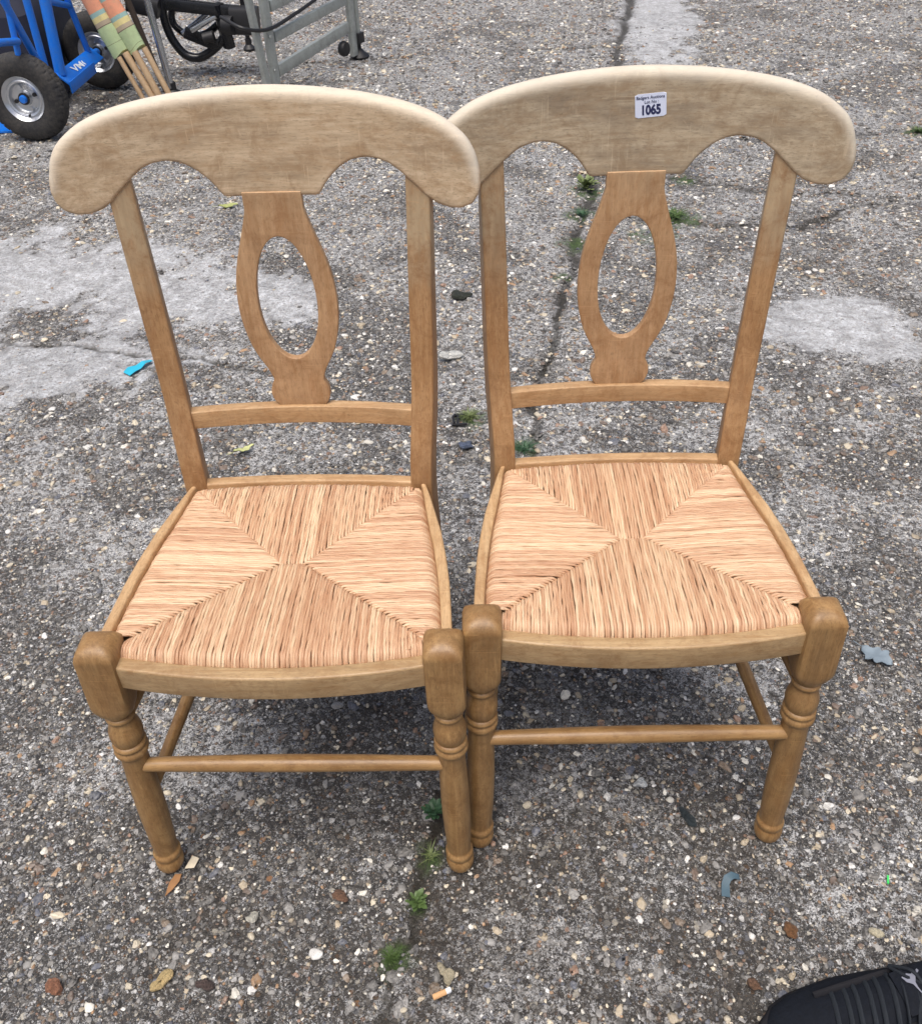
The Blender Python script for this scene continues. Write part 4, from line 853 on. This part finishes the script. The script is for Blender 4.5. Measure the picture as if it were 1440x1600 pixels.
stone((-.323, .638), .010, 1.1, .6, (.60, .58, .50), R(100), 'pale triangular stone below the left chair front leg', 11, sharp=True)
stone((-.198, .666), .0105, 1.2, .6, (.30, .17, .11), R(30), 'reddish brown oval stone in front of the left chair', 12)
stone((.020, 1.790), .016, 1.3, .6, (.16, .20, .30), R(10), 'slate blue pebble on the ground between the two chairs', 13)
stone((-.015, 2.215), .026, 1.2, .6, (.70, .70, .66), R(10), 'large white angular stone seen between the chair backs', 14, z=.010, sharp=True)
stone((.03, 2.58), .022, 1.5, .6, (.05, .055, .04), R(0), 'dark green-black pebble seen between the chair backs', 15)
stone((.560, .585), .008, 1.4, .5, (.66, .60, .44), R(-30), 'pale yellow flat stone at the right above the shoe', 16)

M_weed = [plain('weed leaf '+str(i), c, .5, var=.3, scale=100) for i, c in enumerate(((.045, .105, .050), (.075, .125, .035), (.15, .19, .07)))]
def weed(name, loc, n, r, h, mat, label, cat, seed, round_=True):
    rr = random.Random(seed); mb = MB()
    for i in range(n):
        a = rr.uniform(0, 6.28); L_ = r*rr.uniform(.5, 1.1); hh = h*rr.uniform(.3, 1.1); m = 6; W_ = L_*(.42 if round_ else .10); v = []
        if round_: W_ = max(W_, .004)
        ox, oy = (rr.uniform(-.25, .25)*r for _ in range(2))
        for k in range(m+1):
            t = k/m; wd = W_*(math.sin(math.pi*max(t-.25, 0)/.75)**.8 if round_ and t > .25 else (.12 if round_ else (1-t)))/2; d_ = L_*t; z = hh*math.sin(min(1, t*.9)*math.pi*.62)
            for s_ in (-1, 0, 1): v.append((ox+d_*math.cos(a)-s_*wd*math.sin(a), oy+d_*math.sin(a)+s_*wd*math.cos(a), z+(.08*W_*abs(s_))))
        f = [(k*3+j, k*3+j+1, k*3+j+4, k*3+j+3) for k in range(m) for j in range(2)]; mb.add(v, f)
    o = mesh_obj(name, mb.v, mb.f, mat, angle=None); o.location = (*loc, -.002); return tag(o, label, cat)
weed('weed', (-.060, .800), 34, .020, .020, M_weed[0], 'small leafy dark green weed beside the left chair front right leg', 'weed', 1)
weed('weed', (-.068, .728), 26, .022, .014, M_weed[2], 'thin sprawling light green weed just below the leafy one', 'weed', 2, False)
weed('weed', (-.088, .655), 22, .017, .014, M_weed[1], 'pale sprig with one leaf in the joint in front of the chairs', 'weed', 3)
weed('grass_tuft', (-.121, .578), 150, .016, .013, M_weed[1], 'mossy green tuft in the concrete joint at the bottom', 'grass', 4, False)
weed('weed', (.520, 3.44), 40, .045, .04, M_weed[2], 'bright green weed in the joint behind the right chair', 'weed', 5)
weed('grass_tuft', (.030, 1.915), 170, .032, .014, M_weed[2], 'green moss tuft beside the black clip between the chairs', 'moss', 6, False)
weed('grass_tuft', (.80, 3.15), 120, .06, .013, M_weed[1], 'green moss tuft in the crack seen through the right chair back', 'moss', 7, False)
weed('grass_tuft', (2.0, 3.95), 90, .05, .018, M_weed[1], 'grass tuft growing in the crack at the far right edge', 'grass', 8, False)
weed('grass_tuft', (.159, 1.771), 110, .035, .012, M_weed[0], 'dark moss tuft behind the right chair seat on its left', 'moss', 9, False)
weed('grass_tuft', (.475, 3.20), 70, .04, .012, M_weed[0], 'green tuft in the long joint nearest the right chair splat', 'moss', 10, False)
print('objects', len(bpy.data.objects))
